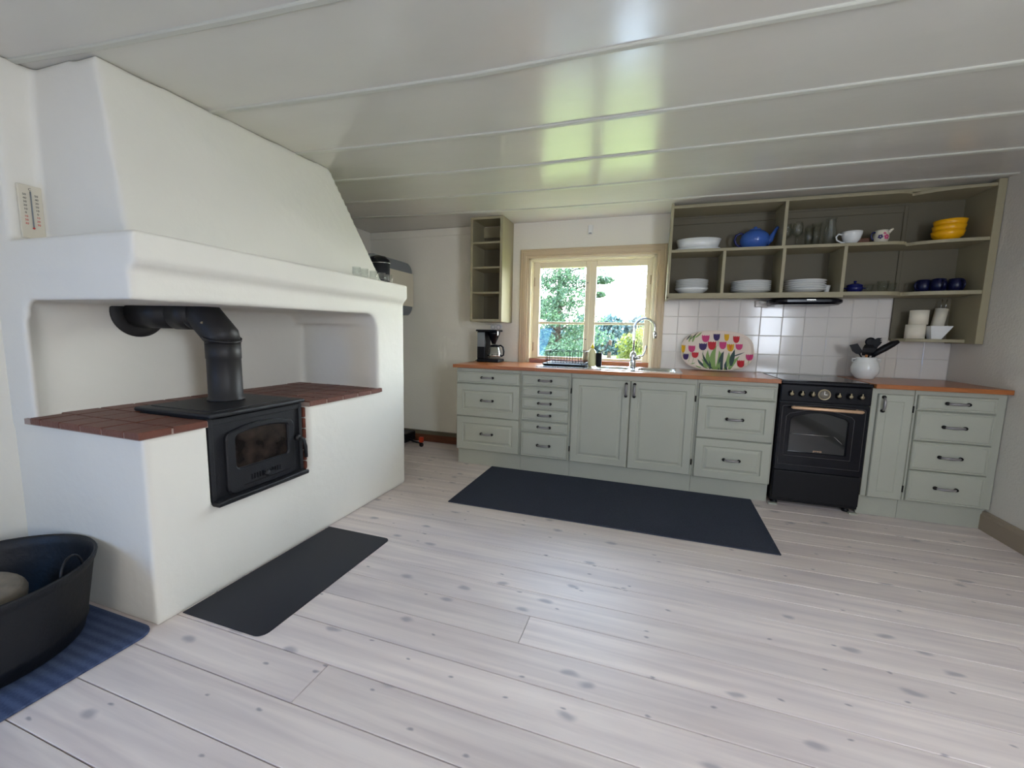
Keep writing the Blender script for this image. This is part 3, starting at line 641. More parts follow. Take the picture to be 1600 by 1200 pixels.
# ================================================================= COOKER
kx0, kx1 = .858, 1.378; ck = empty('cooker', (1.118, 3.64, 0), 'black freestanding cooker with gold oven handle and seven knobs', 'cooker')
bm = nb(); box(bm, kx0, kx1, 3.345, YB-.03, .035, .875, bev=.004); ob('body', bm, 'blackdeep', ck)
bm = nb(); box(bm, kx0-.001, kx1+.001, 3.315, YB-.025, .876, .899, bev=.006); ob('hob_frame', bm, 'blackgloss', ck)
bm = nb(); box(bm, kx0+.012, kx1-.012, 3.345, YB-.045, .899, .903, bev=.001); ob('hob_glass', bm, 'hobglass', ck)
for x, y_, r in ((.99, 3.47, .075), (1.24, 3.47, .09), (.99, 3.74, .09), (1.24, 3.74, .075)):
    bm = nb(); lathe(bm, [(r-.001, .9032), (r+.001, .9032)], (x, y_, 0), 40); ob('ring_mark', bm, 'grey', ck)
bm = nb(); box(bm, kx0, kx1, 3.322, 3.346, .755, .874, bev=.006); pn = ob('control_panel', bm, 'blackgloss', ck)
for x in (.919, .981, 1.043, 1.191, 1.255, 1.317):
    bm = nb(); lathe(bm, [(0, 0), (.020, 0), (.020, .006), (.013, .010), (.013, .022), (0, .023)], (x, 3.322, .812), 18, axis='y', mi=1); lathe(bm, [(0, .022), (.012, .022), (.011, .028), (0, .029)], (x, 3.322, .812), 14, axis='y'); box(bm, x-.003, x+.003, 3.293, 3.300, .812, .834, bev=.001, seg=1)
    ob('knob', bm, ['knob', 'blackmat'], pn)
bm = nb(); lathe(bm, [(0, 0), (.037, 0), (.037, .006), (.034, .009), (.031, .005), (0, .005)], (1.112, 3.322, .815), 32, axis='y'); lathe(bm, [(0, .006), (.030, .006), (.03, .0065), (0, .0066)], (1.112, 3.322, .815), 24, 1, axis='y')
box(bm, 1.1105, 1.1135, 3.314, 3.3155, .815, .838, mi=2); box(bm, 1.112, 1.128, 3.314, 3.3155, .8135, .8165, mi=2); ob('clock', bm, ['knob', 'clockface', 'whitep'], pn)
F = lambda u, v, d: (u, 3.345-d, v)
def arch(x0, x1, z0, z1, sh, n=10):
    """arched oven outline with shouldered top corners"""
    P = [(x0, z0), (x1, z0), (x1, z1-sh)]
    P += [(x1-sh*.5, z1-sh*.45), (x1-sh*1.1, z1-sh*.3)]
    xa, xb = x1-sh*1.1, x0+sh*1.1
    for i in range(1, n): t = i/n; P.append((xa+(xb-xa)*t, z1-sh*.3+sh*.75*math.sin(pi*t)))
    P += [(x0+sh*1.1, z1-sh*.3), (x0+sh*.5, z1-sh*.45), (x0, z1-sh)]; return P
def scl(P, k):
    cx = sum(p[0] for p in P)/len(P); cz = .53; return [(cx+(u-cx)*k, cz+(v-cz)*k) for u, v in P]
wi = arch(.935, 1.268, .405, .668, .035)
def outer(P):
    # rectangle with the same number of points as P
    R = []; x0, x1, z0, z1 = kx0+.004, kx1-.004, .272, .748; n = len(P)-3
    R = [(x0, z0), (x1, z0), (x1, z1-.06)]; k = n-1
    for i in range(k): R.append((x1+(x0-x1)*i/(k-1), z1))
    R.append((x0, z1-.06)); return R
bm = nb(); ringmesh(bm, [(outer(wi), 0), (outer(wi), .022), (scl(wi, 1.03), .022), (wi, .016), (wi, .006)], F, cap0=True); dr = ob('oven_door', bm, 'blackgloss', ck)
bm = nb(); ringmesh(bm, [(wi, .004), (wi, .010)], F, cap0=True, cap1=True); ob('glass', bm, 'ovenglass', dr)
for pts in (arch(.905, 1.298, .375, .692, .04), arch(.878, 1.355, .312, .730, .012)):
    bm = nb(); tube(bm, [(u, 3.3222, v) for u, v in pts], .0014, 4, closed=True); ob('trim_line', bm, 'line', dr)
bm = nb(); tube(bm, [(.94, 3.334, .53), (1.21, 3.334, .53)], .0018, 6); tube(bm, [(1.20, 3.334, .528), (1.262, 3.334, .47)], .0018, 6); ob('rack', bm, 'steel', dr)
bm = nb(); tube(bm, [(.922, 3.285, .722), (.93, 3.278, .721), (1.318, 3.278, .717), (1.326, 3.285, .717)], [.008, .0115, .0115, .008], 14)
for x in (.945, 1.305): tube(bm, [(x, 3.28, .72), (x, 3.325, .722)], .007, 10)
ob('handle', bm, 'gold', dr)
text('lettering', 'gorenje', .017, 'gold', dr, Matrix.Translation((1.112, 3.3345, .418))@Matrix.Rotation(pi/2, 4, 'X'))
bm = nb(); box(bm, kx0+.004, kx1-.004, 3.325, 3.346, .058, .264, bev=.005); ob('storage_drawer', bm, 'blackmat', ck)
for x in (.90, 1.335):
    bm = nb(); lathe(bm, [(0, .001), (.022, .001), (.022, .012), (.014, .02), (.014, .04), (0, .04)], (x, 3.40, 0), 14); ob('foot', bm, 'blackmat', ck)
for x0, x1 in ((.852, .905), (1.335, 1.384)):
    bm = nb(); box(bm, x0, x1, 3.335, 3.365, .001, .012, bev=.002, seg=1); tag(ob('plinth_clip', bm, 'sage'), 'small pale wedge on the floor under the %s front corner of the cooker' % ('left' if x0 < 1 else 'right'), 'wedge')

# extractor hood under shelves
eh = empty('extractor_hood', (1.06, 3.80, 1.45), 'slim glossy black extractor with rounded ends under the shelves', 'extractor hood')
bm = nb(); P1 = rrect(.83, 1.305, 3.66, 3.925, .10, k=8); P2 = rrect(.85, 1.285, 3.68, 3.91, .09, k=8); P3 = rrect(.90, 1.24, 3.73, 3.90, .06, k=8)
ringmesh(bm, [(P2, 0), (P1, .016), (P1, .034), (P2, .046)], lambda u, v, d: (u, v, 1.441+d), cap0=True, cap1=True); ob('body', bm, 'blackgloss', eh, smooth=False)
bm = nb(); box(bm, 1.05, 1.11, 3.655, 3.662, 1.468, 1.476, bev=.002); ob('switch', bm, 'steel', eh)
so_ = empty('wall_socket', (.80, YB-.01, 1.44), 'white wall socket with cable loop beside the extractor', 'outlet')
bm = nb(); box(bm, .77, .86, YB-.045, YB-.01, 1.437, 1.487, bev=.006); ob('body', bm, 'whitep', so_)
bm = nb(); P = [(.86, 3.86, 1.485), (.84, 3.84, 1.478), (.80, 3.84, 1.462), (.785, 3.85, 1.468), (.79, 3.85, 1.476), (.83, 3.83, 1.468), (.855, 3.82, 1.45), (.87, 3.82, 1.435), (.88, 3.83, 1.437), (.895, 3.84, 1.446)]
tube(bm, P, .004, 6); tag(ob('power_cord', bm, 'whitep'), 'white looped cable at the left end of the extractor', 'cord')

# ================================================================= WALL SHELVES
TZ = 2.2
lc = empty('wall_cabinet', (-1.49, YB, 1.285), 'narrow open wall cabinet with four empty compartments left of the window', 'cabinet')
x0, x1, yf, z0 = -1.645, -1.330, 3.635, 1.285
bm = nb(); box(bm, x0+.018, x1-.018, yf+.02, YB-.001, z0, z0+.02); box(bm, x0, x1, yf+.02, YB-.001, TZ+.01, CZ-.002); box(bm, x0, x0+.018, yf+.02, YB-.001, z0, TZ+.01); box(bm, x1-.018, x1, yf+.02, YB-.001, z0, TZ+.01)
ob('carcass', bm, 'sage2', lc)
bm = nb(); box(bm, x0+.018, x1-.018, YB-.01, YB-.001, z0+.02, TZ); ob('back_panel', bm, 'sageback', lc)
bm = nb()
for q in ((x0, x0+.024, z0, CZ-.003), (x1-.026, x1, z0, CZ-.003), (x0+.024, x1-.026, z0, z0+.024), (x0+.024, x1-.026, TZ, CZ-.003)): box(bm, q[0], q[1], yf, yf+.022, q[2], q[3], bev=.002, seg=1)
ob('face_frame', bm, 'sage2', lc)
for z in (1.549, 1.776, 1.998):
    bm = nb(); box(bm, x0+.018, x1-.018, yf+.012, YB-.01, z-.009, z+.009, bev=.002); ob('shelf', bm, 'sage2', lc)
bm = nb(); box(bm, x0+.018, x1-.018, YB-.024, YB-.01, 2.10, 2.2); ob('hanging_rail', bm, 'sage2', lc)

us = empty('open_shelves', (1.07, YB, 1.19), 'long sage open shelf unit with crockery above the cooker', 'shelves')
UX0, UY = .076, 3.65; S1, S0 = 1.867, 1.528     # upper and lower shelf tops
bm = nb(); box(bm, UX0, UX0+.02, UY, YB-.008, 1.488, CZ-.003, bev=.002, seg=1); ob('side_panel', bm, 'sage2', us)
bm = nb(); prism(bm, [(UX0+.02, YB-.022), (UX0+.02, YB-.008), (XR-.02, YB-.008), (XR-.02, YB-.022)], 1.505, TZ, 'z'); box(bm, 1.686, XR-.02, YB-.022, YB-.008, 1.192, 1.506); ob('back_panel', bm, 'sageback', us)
bm = nb()
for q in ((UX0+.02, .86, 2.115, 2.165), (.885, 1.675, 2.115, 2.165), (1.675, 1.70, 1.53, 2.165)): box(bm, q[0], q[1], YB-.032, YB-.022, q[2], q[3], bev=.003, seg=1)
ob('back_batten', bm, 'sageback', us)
bm = nb(); box(bm, XR-.045, XR-.003, UY-.03, YB-.008, 1.175, CZ-.003, bev=.002, seg=1); ob('side_panel', bm, 'sage2', us)
def shelfpoly(xr=XR-.045):
    L = [(UX0+.02, YB-.022), (UX0+.02, UY), (1.50, UY)]+[(1.50+.13*math.sin(a), UY+.085-.085*math.cos(a)) for a in [i*pi/16 for i in range(1, 9)]]
    L += [(1.645, UY+.085), (1.67, UY+.06), (1.72, UY+.03), (1.79, UY+.005), (1.87, UY-.012), (1.96, UY-.022), (xr, UY-.025), (xr, YB-.022)]
    return L
for z, t, n in ((S1, .022, 'shelf'), (S0, .026, 'shelf'), (TZ, .02, 'top_board')):
    bm = nb(); prism(bm, shelfpoly(), z-t, z, 'z'); ob(n, bm, 'sage2', us, bev=.002)
bm = nb(); box(bm, UX0, 1.27, UY, UY+.02, 1.488, 1.503, bev=.002, seg=1); box(bm, UX0+.02, XR-.05, UY+.06, UY+.08, TZ, CZ-.003); ob('rail', bm, 'sage2', us)
bm = nb(); prism(bm, [(1.69, YB-.022), (1.69, YB-.10), (1.72, YB-.16), (1.79, YB-.20), (1.90, YB-.215), (XR-.045, YB-.22), (XR-.045, YB-.022)], 1.182, 1.204, 'z'); ob('shelf', bm, 'sage2', us, bev=.002)
for x, za, zb in ((.868, S1, TZ-.02), (.480, S0, S1-.022), (.879, S0, S1-.022), (1.258, S0, S1-.022)):
    bm = nb(); box(bm, x-.011, x+.011, UY+.002, YB-.022, za, zb, bev=.001, seg=1); ob('divider', bm, 'sage2', us)

# ================================================================= CROCKERY
def copytree(o, loc, label):
    c = o.copy(); COL.objects.link(c); c.location = loc; c['label'] = label
    for ch in o.children:
        d = ch.copy(); COL.objects.link(d); d.parent = c
    return c
def local(name, bm, m, label, cat, loc, group=None, **k):
    o = ob(name, bm, m, **k); o.location = loc; return tag(o, label, cat, group)
def plate_bm(R, h):
    bm = nb(); lathe(bm, [(0, .002), (R*.55, .002), (R*.58, 0), (R*.62, .003), (R*.98, h*.9), (R, h), (R*.985, h+.0016), (R*.64, .006), (0, .006)], seg=36); return bm
ORD = ['lowest', 'second from the bottom', 'third from the bottom', 'fourth from the bottom', 'fifth from the bottom', 'sixth from the bottom', 'seventh from the bottom']
def stack(n, x, y_, z, R, h, dz, name, kind, where, group, m='white', bowl=0, cat='plate'):
    src = None
    for i in range(n):
        lab = '%s, %s in the stack %s' % (kind, ('topmost' if i == n-1 else ORD[i]), where)
        if src is None: src = local(name, plate_bm(R, h), m, lab, cat, (x, y_, z), group)
        else:
            c = src.copy(); COL.objects.link(c); c['label'] = lab; c.location = (x+random.uniform(-.002, .002), y_+random.uniform(-.002, .002), z+i*dz)
bm = nb(); lathe(bm, [(0, .003), (.07, .003), (.075, 0), (.08, .004), (.115, .03), (.128, .045), (.125, .047), (.11, .035), (.07, .012), (0, .01)], seg=36)
local('soup_bowl', bm, 'white', 'white soup bowl under the plates in the lower left compartment', 'bowl', (.268, 3.78, S0+.001))
stack(6, .268, 3.78, S0+.040, .125, .014, .0115, 'side_plate', 'small white plate', 'in the lower left compartment', 'small white plates')
stack(6, .698, 3.785, S0+.004, .142, .022, .0135, 'dinner_plate', 'white dinner plate', 'in the lower middle compartment', 'white dinner plates')
stack(5, 1.062, 3.79, S0+.004, .140, .024, .0165, 'deep_plate', 'white deep plate', 'in the compartment above the extractor', 'white deep plates')
bm = nb(); lathe(bm, [(0, 0), (.012, 0), (.014, .01), (.022, .045), (.024, .06), (.021, .06), (.016, .03), (0, .012)], seg=18); local('egg_cup', bm, 'white', 'tiny white egg cup beside the stack of deep plates', 'egg cup', (1.213, 3.80, S0+.001))
def oval(bm, R, h, sx, sy, wall): lathe(bm, [(0, 0), (R*.8, 0), (R*.86, .004), (R, h), (R*.97, h), (R*.85, wall), (0, wall)], seg=40, sx=sx, sy=sy)
bm = nb(); oval(bm, .17, .022, 1, .68, .008); local('oval_platter', bm, 'white', 'white oval platter, lower of the two oval dishes on the top shelf', 'platter', (.293, 3.785, S1+.001))
bm = nb(); oval(bm, .17, .068, 1, .66, .008); local('oval_dish', bm, 'white', 'deep white oval oven dish on top of the oval platter', 'dish', (.296, 3.785, S1+.0245))
# teapot
tp = empty('teapot', (.70, 3.79, S1), 'blue glazed teapot on the top shelf', 'teapot'); tp0 = (.70, 3.79, S1)
bm = nb(); lathe(bm, [(0, .001), (.062, .001), (.07, .01), (.096, .04), (.103, .07), (.096, .108), (.070, .135), (.042, .148), (.038, .148), (0, .146)], tp0, 32); ob('body', bm, 'blue', tp)
bm = nb(); lathe(bm, [(0, .147), (.044, .147), (.04, .155), (.014, .159), (.010, .163), (.014, .169), (.009, .175), (0, .176)], tp0, 24); ob('lid', bm, 'blue', tp)
bm = nb(); tube(bm, [(.775, 3.785, S1+.05), (.805, 3.785, S1+.075), (.825, 3.785, S1+.115), (.842, 3.785, S1+.152), (.852, 3.785, S1+.165)], [.03, .024, .015, .011, .010], 14); ob('spout', bm, 'blue', tp)
bm = nb(); tube(bm, [(.63, 3.79, S1+.115), (.60, 3.79, S1+.13), (.57, 3.79, S1+.115), (.561, 3.79, S1+.08), (.575, 3.79, S1+.045), (.615, 3.79, S1+.022)], .0085, 10); ob('handle', bm, 'navy', tp)
# glasses on the top shelf
def tumbler(R0, R1, h, seg=20):
    bm = nb(); lathe(bm, [(0, 0), (R0, 0), (R1, h), (R1-.0025, h), (R0-.002, .008), (0, .008)], seg=seg); return bm
def wine():
    bm = nb(); lathe(bm, [(0, 0), (.032, 0), (.032, .003), (.006, .008), (.004, .07), (.008, .078), (.034, .11), (.036, .15), (.03, .19), (.028, .19), (.034, .15), (.031, .112), (0, .082)], seg=20); return bm
local('wine_glass', wine(), 'glass', 'tall stemmed glass behind the shelf divider, leftmost glass', 'glass', (.925, 3.84, S1+.001))
local('wine_glass', wine(), 'glass', 'stemmed wine glass next to the leftmost glass', 'glass', (.985, 3.79, S1+.001))
local('tumbler', tumbler(.024, .032, .145), 'glass', 'tall clear tumbler between the wine glass and the carafe', 'glass', (1.058, 3.78, S1+.001))
local('beer_glass', tumbler(.024, .034, .185), 'glass', 'tall narrow glass just left of the carafe', 'glass', (1.118, 3.83, S1+.001))
bm = nb(); lathe(bm, [(0, 0), (.042, 0), (.045, .01), (.042, .12), (.036, .15), (.03, .175), (.034, .19), (.03, .20), (.036, .215), (.034, .215), (.027, .20), (.031, .19), (.027, .175), (.038, .12), (.041, .012), (0, .008)], seg=24); local('carafe', bm, 'glass', 'clear glass carafe with a narrow neck behind the white cup', 'carafe', (1.207, 3.83, S1+.001))
# white cup
wc = empty('cup', (1.308, 3.73, S1), 'large white tea cup with handle on the top shelf', 'cup'); b = (1.308, 3.73, S1+.001)
bm = nb(); lathe(bm, [(0, .003), (.024, .003), (.027, 0), (.029, .004), (.05, .03), (.061, .07), (.063, .088), (.06, .088), (.056, .06), (.04, .02), (0, .01)], b, 28); ob('body', bm, 'white', wc)
bm = nb(); tube(bm, [(1.252, 3.73, S1+.072), (1.228, 3.728, S1+.078), (1.213, 3.726, S1+.058), (1.22, 3.727, S1+.035), (1.25, 3.73, S1+.018), (1.27, 3.73, S1+.016)], .0055, 8); ob('handle', bm, 'white', wc)
bm = nb(); box(bm, -.035, .035, -.035, .035, 0, .05, bev=.006); local('small_box', bm, 'brown', 'low brown box between the white cup and the floral jug', 'box', (1.40, 3.80, S1+.001))
cj = empty('cream_jug', (1.49, 3.74, S1), 'small cream jug with purple and pink flowers', 'jug'); b = (1.487, 3.74, S1+.001)
bm = nb(); lathe(bm, [(0, 0), (.028, 0), (.038, .012), (.045, .035), (.044, .055), (.037, .078), (.039, .09), (.036, .09), (.034, .078), (.04, .05), (.034, .012), (0, .008)], b, 28); ob('body', bm, 'cream', cj)
bm = nb(); tube(bm, [(1.522, 3.738, S1+.075), (1.538, 3.735, S1+.092), (1.55, 3.732, S1+.10)], [.014, .010, .006], 10); ob('spout', bm, 'cream', cj)
bm = nb(); tube(bm, [(1.45, 3.74, S1+.08), (1.432, 3.738, S1+.078), (1.426, 3.738, S1+.055), (1.437, 3.739, S1+.032), (1.45, 3.74, S1+.028)], .0045, 8); ob('handle', bm, 'navy', cj)
bm = nb()
def petal(bm, cx, cz, r, mi, ang):
    th_ = (cx-1.487)/.0455
    for k in range(5):
        a = ang+k*2*pi/5; P = []
        for j in range(7):
            t = 2*pi*j/7; u = r*.62*math.cos(a)+r*.45*math.cos(t); v = r*.62*math.sin(a)+r*.45*math.sin(t)
            z_ = cz+v; rr = .0462 if abs(z_-.04) < .014 else (.0455 if z_ < .06 else .0455-(z_-.055)*.34); rr = rr if z_ > .022 else .0455-(.022-z_)*.5
            q = th_+u/.0455; P.append(bm.verts.new((1.487+rr*math.sin(q), 3.74-rr*math.cos(q), S1+.001+z_)))
        f = bm.faces.new(P); f.material_index = mi
petal(bm, 1.502, .040, .017, 0, .3); petal(bm, 1.466, .042, .015, 1, 1.0); petal(bm, 1.49, .064, .009, 0, .7)
ob('flower_print', bm, ['pink', 'purple'], cj, fix=False)
src = None
for i in range(3):
    bm = nb(); lathe(bm, [(0, .002), (.04, .002), (.044, 0), (.048, .004), (.078, .03), (.086, .062), (.083, .063), (.072, .034), (.04, .012), (0, .01)], seg=32) if i == 0 else None
    lab = ['lowest', 'middle', 'topmost'][i]+' of the three stacked yellow bowls on the top shelf'
    if i == 0: src = local('bowl', bm, 'yellow', lab, 'bowl', (1.856, 3.74, S1+.001), 'yellow bowls')
    else: bm.free(); c = src.copy(); COL.objects.link(c); c['label'] = lab; c.location = (1.856+.003*i, 3.74, S1+.001+.036*i)
# lower right compartment
sp_ = empty('sugar_pot', (1.372, 3.76, S0), 'small blue lidded pot on the lower shelf', 'pot'); b = (1.372, 3.76, S0+.001)
bm = nb(); lathe(bm, [(0, 0), (.036, 0), (.046, .012), (.052, .03), (.046, .05), (0, .05)], b, 24); ob('body', bm, 'navy', sp_)
bm = nb(); lathe(bm, [(0, .05), (.05, .05), (.048, .056), (.02, .066), (.006, .07), (.011, .08), (.006, .086), (0, .087)], b, 24); ob('lid', bm, 'navy', sp_)
bm = nb()
for s in (-1, 1): box(bm, 1.372+s*.056-.01, 1.372+s*.056+.01, 3.75, 3.77, S0+.03, S0+.037, bev=.003)
ob('handle', bm, 'navy', sp_)
for x, y_, R, h, lab in ((1.472, 3.80, .030, .062, 'small clear tumbler just right of the blue lidded pot'), (1.54, 3.76, .036, .082, 'ribbed clear glass in the middle of the three low glasses'), (1.602, 3.79, .031, .070, 'clear tumbler at the rounded shelf end')):
    local('tumbler', tumbler(R*.75, R, h), 'glass', lab, 'glass', (x, y_, S0+.001), 'small clear tumblers')
def mug(bm, m=0):
    pass
src = None
for x, y_, rz, lab in ((1.80, 3.82, 3.6, 'dark blue mug at the left of the row, upside down, showing its handle'), (1.855, 3.76, 4.7, 'dark blue upturned mug in the middle of the front row'), (1.905, 3.85, 1.5, 'dark blue upturned mug behind the others'), (1.952, 3.765, 4.9, 'dark blue upturned mug nearest the side panel')):
    if src is None:
        src = bpy.data.objects.new('mug', None); COL.objects.link(src); e = src; e.empty_display_size = .05
        bm = nb(); lathe(bm, [(.038, 0), (.041, 0), (.043, .05), (.038, .088), (.03, .092), (0, .092), (0, .088), (.036, .084), (.04, .05), (.038, 0)], seg=24); ob('body', bm, 'navydark', e).location = (0, 0, 0)
        bm = nb(); tube(bm, [(.038, 0, .075), (.06, 0, .072), (.07, 0, .05), (.062, 0, .026), (.038, 0, .018)], .006, 8); ob('handle', bm, 'navydark', e).location = (0, 0, 0)
        tag(e, lab, 'mug', 'dark blue mugs'); e.location = (x, y_, S0+.001)
    else: e = copytree(src, (x, y_, S0+.001), lab)
    e.rotation_euler = (0, 0, rz)
# lower corner shelf: paper rolls and scoop
LZ = 1.205
def roll(h, R): bm = nb(); lathe(bm, [(R*.36, 0), (R, 0), (R, h), (R*.36, h), (R*.36, 0)], seg=28); return bm
local('paper_roll', roll(.10, .055), 'paper', 'white paper roll standing on the low corner shelf, lower of two', 'paper roll', (1.778, 3.80, LZ))
local('paper_roll', roll(.10, .052), 'paper', 'white paper roll on top of another paper roll', 'paper roll', (1.790, 3.80, LZ+.101))
bm = nb(); R = [(-.03, 0), (.028, 0), (.075, .088), (-.055, .088)]
A = [[(-.03, -.025, 0), (.025, -.025, 0), (.072, -.045, .09), (-.05, -.045, .09)], [(-.03, .025, 0), (.025, .025, 0), (.072, .045, .09), (-.05, .045, .09)]]
vs = [[bm.verts.new(p) for p in q] for q in A]
bm.faces.new(vs[0]); bm.faces.new(vs[1][::-1])
for i, j in ((0, 1), (1, 2), (3, 0)): bm.faces.new((vs[0][i], vs[0][j], vs[1][j], vs[1][i]))
o = local('square_bowl', bm, 'white', 'white slant-sided bowl in front of the paper towel holder', 'bowl', (1.882, 3.775, LZ)); sm = o.modifiers.new('s', 'SOLIDIFY'); sm.thickness = .003; sm.offset = 0
tr = empty('towel_holder', (1.935, 3.86, LZ), 'kitchen paper roll leaning on a two-pronged metal holder', 'paper towel holder')
bm = nb(); tube(bm, [(1.918, 3.86, LZ+.006), (1.948, 3.868, LZ+.216)], .036, 28); ob('paper_roll', bm, 'paper', tr)
bm = nb(); tube(bm, [(1.934, 3.86, LZ+.2), (1.940, 3.86, LZ+.283)], .003, 6); tube(bm, [(1.962, 3.865, LZ+.2), (1.970, 3.865, LZ+.283)], .003, 6); ob('prong', bm, 'chrome', tr)

# tulip tray leaning on the tiles
ty = empty('serving_tray', (.505, 3.83, .906), 'oval tray printed with coloured tulips leaning against the wall tiles', 'tray')
lean = math.radians(15); CX = .505; RW, RH = .278, .172
def TP(u, v, d):   # tray plane coordinates
    h = (v+RH)*math.cos(lean); dy = (v+RH)*math.sin(lean)
    return (CX+u, 3.835+dy-d*math.cos(lean), .908+h+d*math.sin(lean))
def sup(rx, rz, n=48, e=2.6):
    P = []
    for i in range(n):
        a = 2*pi*i/n; c, s = math.cos(a), math.sin(a); P.append((rx*math.copysign(abs(c)**(2/e), c), rz*math.copysign(abs(s)**(2/e), s)))
    return P
bm = nb(); ringmesh(bm, [(sup(RW-.02, RH-.02), -.004), (sup(RW, RH), .008), (sup(RW-.003, RH-.003), .011), (sup(RW-.02, RH-.02), .001)], TP, cap0=True, cap1=True); ob('body', bm, 'tray', ty)
bm = nb(); MI = dict(pink=0, purple=1, yel=2, red=3, leaf=4, leafd=5, org=6); ND = [.0016]
def uv(x, y_): return ((x-840)/590*RW, (468-y_)/318*RH)
def flat(P, mi):
    ND[0] += .00002; f = bm.faces.new([bm.verts.new(TP(u, v, ND[0]+(.009 if (abs(u)/(RW-.02))**2.6+(abs(v)/(RH-.02))**2.6 > 1 else 0))) for u, v in P]); f.material_index = mi
def leaf(x0, y0, x1, y1, w, bend, mi):
    A = []; B = []; n = 8
    for i in range(n+1):
        t = i/n; x = x0+(x1-x0)*t+bend*math.sin(pi*t); y_ = y0+(y1-y0)*t; q = w*math.sin(pi*min(1, .15+.85*t))
        A.append(uv(x-q*1.75, y_)); B.append(uv(x+q*1.75, y_))
    for i in range(n): flat([A[i], A[i+1], B[i+1], B[i]], mi)
for q in ((760, 760, 600, 600, 24, 10, 4), (700, 760, 540, 610, 18, -20, 5), (820, 770, 840, 380, 26, -50, 4), (850, 770, 880, 460, 26, 40, 4), (800, 770, 700, 460, 22, -40, 4), (930, 770, 960, 470, 22, -30, 5), (980, 770, 1040, 480, 20, 20, 4), (1050, 760, 1210, 540, 22, -20, 4), (1080, 700, 1130, 440, 22, -10, 5), (1090, 560, 1290, 480, 14, 0, 5), (880, 770, 930, 480, 12, 10, 5), (780, 760, 610, 500, 13, -30, 5), (430, 700, 500, 670, 12, 0, 4), (520, 720, 600, 760, 16, 0, 4), (1110, 760, 1220, 740, 12, 0, 4), (690, 760, 640, 640, 14, -10, 4), (1010, 770, 1010, 620, 12, -20, 5), (740, 770, 720, 620, 8, 16, 5), (900, 770, 905, 640, 9, -10, 4),
          (380, 340, 430, 230, 9, -6, 4), (440, 340, 500, 200, 9, -8, 4), (490, 270, 590, 180, 10, 0, 4), (340, 310, 410, 220, 7, 0, 5), (400, 300, 540, 175, 6, 0, 5)): leaf(*q)
for x0, y0, x1, y1 in ((415, 510, 390, 660), (470, 600, 450, 690), (620, 470, 625, 600), (285, 520, 300, 560), (1350, 600, 1340, 680), (860, 310, 860, 400)):
    flat([uv(x0-3, y0), uv(x0+3, y0), uv(x1+3, y1), uv(x1-3, y1)], 4)
for x, y_, w, h, c in ((655, 280, 64, 58, 'pink'), (833, 255, 54, 58, 'purple'), (995, 255, 40, 58, 'yel'), (1148, 285, 52, 56, 'red'), (615, 412, 66, 58, 'purple'), (762, 390, 68, 70, 'red'), (937, 382, 58, 62, 'pink'), (1060, 415, 58, 62, 'yel'), (1195, 400, 56, 48, 'pink'), (433, 450, 58, 56, 'pink'), (290, 455, 34, 66, 'yel'), (338, 580, 50, 52, 'purple'), (492, 548, 58, 48, 'red'), (1360, 560, 56, 50, 'pink'), (1228, 662, 58, 60, 'red')):
    P = [(-.95, -1), (-.55, -.72), (-.3, -.95), (0, -.7), (.3, -.95), (.55, -.72), (.95, -1), (.98, -.2), (.82, .5), (.4, .95), (0, 1), (-.4, .95), (-.82, .5), (-.98, -.2)]
    flat([uv(x+a*w, y_+b_*h) for a, b_ in P], MI[c])
    if c == 'yel' and w > 50: flat([uv(x+a, y_+b_) for a, b_ in ((-30, -50), (0, -30), (30, -50), (8, 40), (-8, 40))], 6)
ob('tulip_print', bm, ['pink', 'purple', 'yel', 'red', 'leaf', 'leafd', 'org'], ty, fix=False)

# utensil pot
px, py = 1.478, 3.72
up_ = empty('utensil_pot', (px, py, .906), 'round white pot with small ear handles on the right worktop', 'pot')
bm = nb(); lathe(bm, [(0, .906), (.05, .906), (.056, .912), (.08, .95), (.084, .985), (.074, 1.025), (.06, 1.048), (.064, 1.062), (.061, 1.064), (.055, 1.048), (.068, 1.02), (.076, .985), (.06, .93), (0, .918)], (px, py, 0), 32); ob('body', bm, 'white', up_)
for s in (-1, 1):
    bm = nb(); tube(bm, [(px+s*.06, py, 1.052), (px+s*.084, py-.004, 1.05), (px+s*.086, py-.004, 1.035), (px+s*.07, py, 1.028)], .005, 8); ob('handle', bm, 'white', up_)
def utensil(name, label, pts, head, m='blackmat'):
    e = empty(name, pts[0], label, 'utensil', None)
    bm = nb(); tube(bm, pts, .005, 8); ob('stem', bm, m, e)
    bm = nb(); head(bm); ob('head', bm, m, e)
def slab(bm, P, y_, t, tilt=0):
    A = [bm.verts.new((x, y_-t+tilt*(z-1.08), z)) for x, z in P]; B = [bm.verts.new((x, y_+t+tilt*(z-1.08), z)) for x, z in P]; n = len(P)
    bm.faces.new(A); bm.faces.new(B[::-1])
    for i in range(n): bm.faces.new((A[i], B[i], B[(i+1) % n], A[(i+1) % n]))
utensil('spatula', 'black square-bladed spatula leaning left in the white pot', [(px+.02, py, .93), (px-.03, py-.005, 1.06), (px-.048, py-.005, 1.09)], lambda bm: slab(bm, [(1.437, 1.082), (1.447, 1.108), (1.413, 1.162), (1.366, 1.148), (1.388, 1.104), (1.412, 1.086)], py-.005, .003))
utensil('ladle', 'broad black ladle standing in the middle of the white pot', [(px, py+.01, .93), (px, py, 1.08)], lambda bm: hull(bm, [(px+.003+a, py-.01+b_, z) for a, b_, z in ((-.035, 0, 1.075), (.035, 0, 1.075), (-.043, -.01, 1.10), (.043, -.01, 1.10), (-.04, -.012, 1.13), (.04, -.012, 1.13), (-.025, 0, 1.155), (.025, 0, 1.155), (-.03, .02, 1.09), (.03, .02, 1.09), (0, .025, 1.13))]))
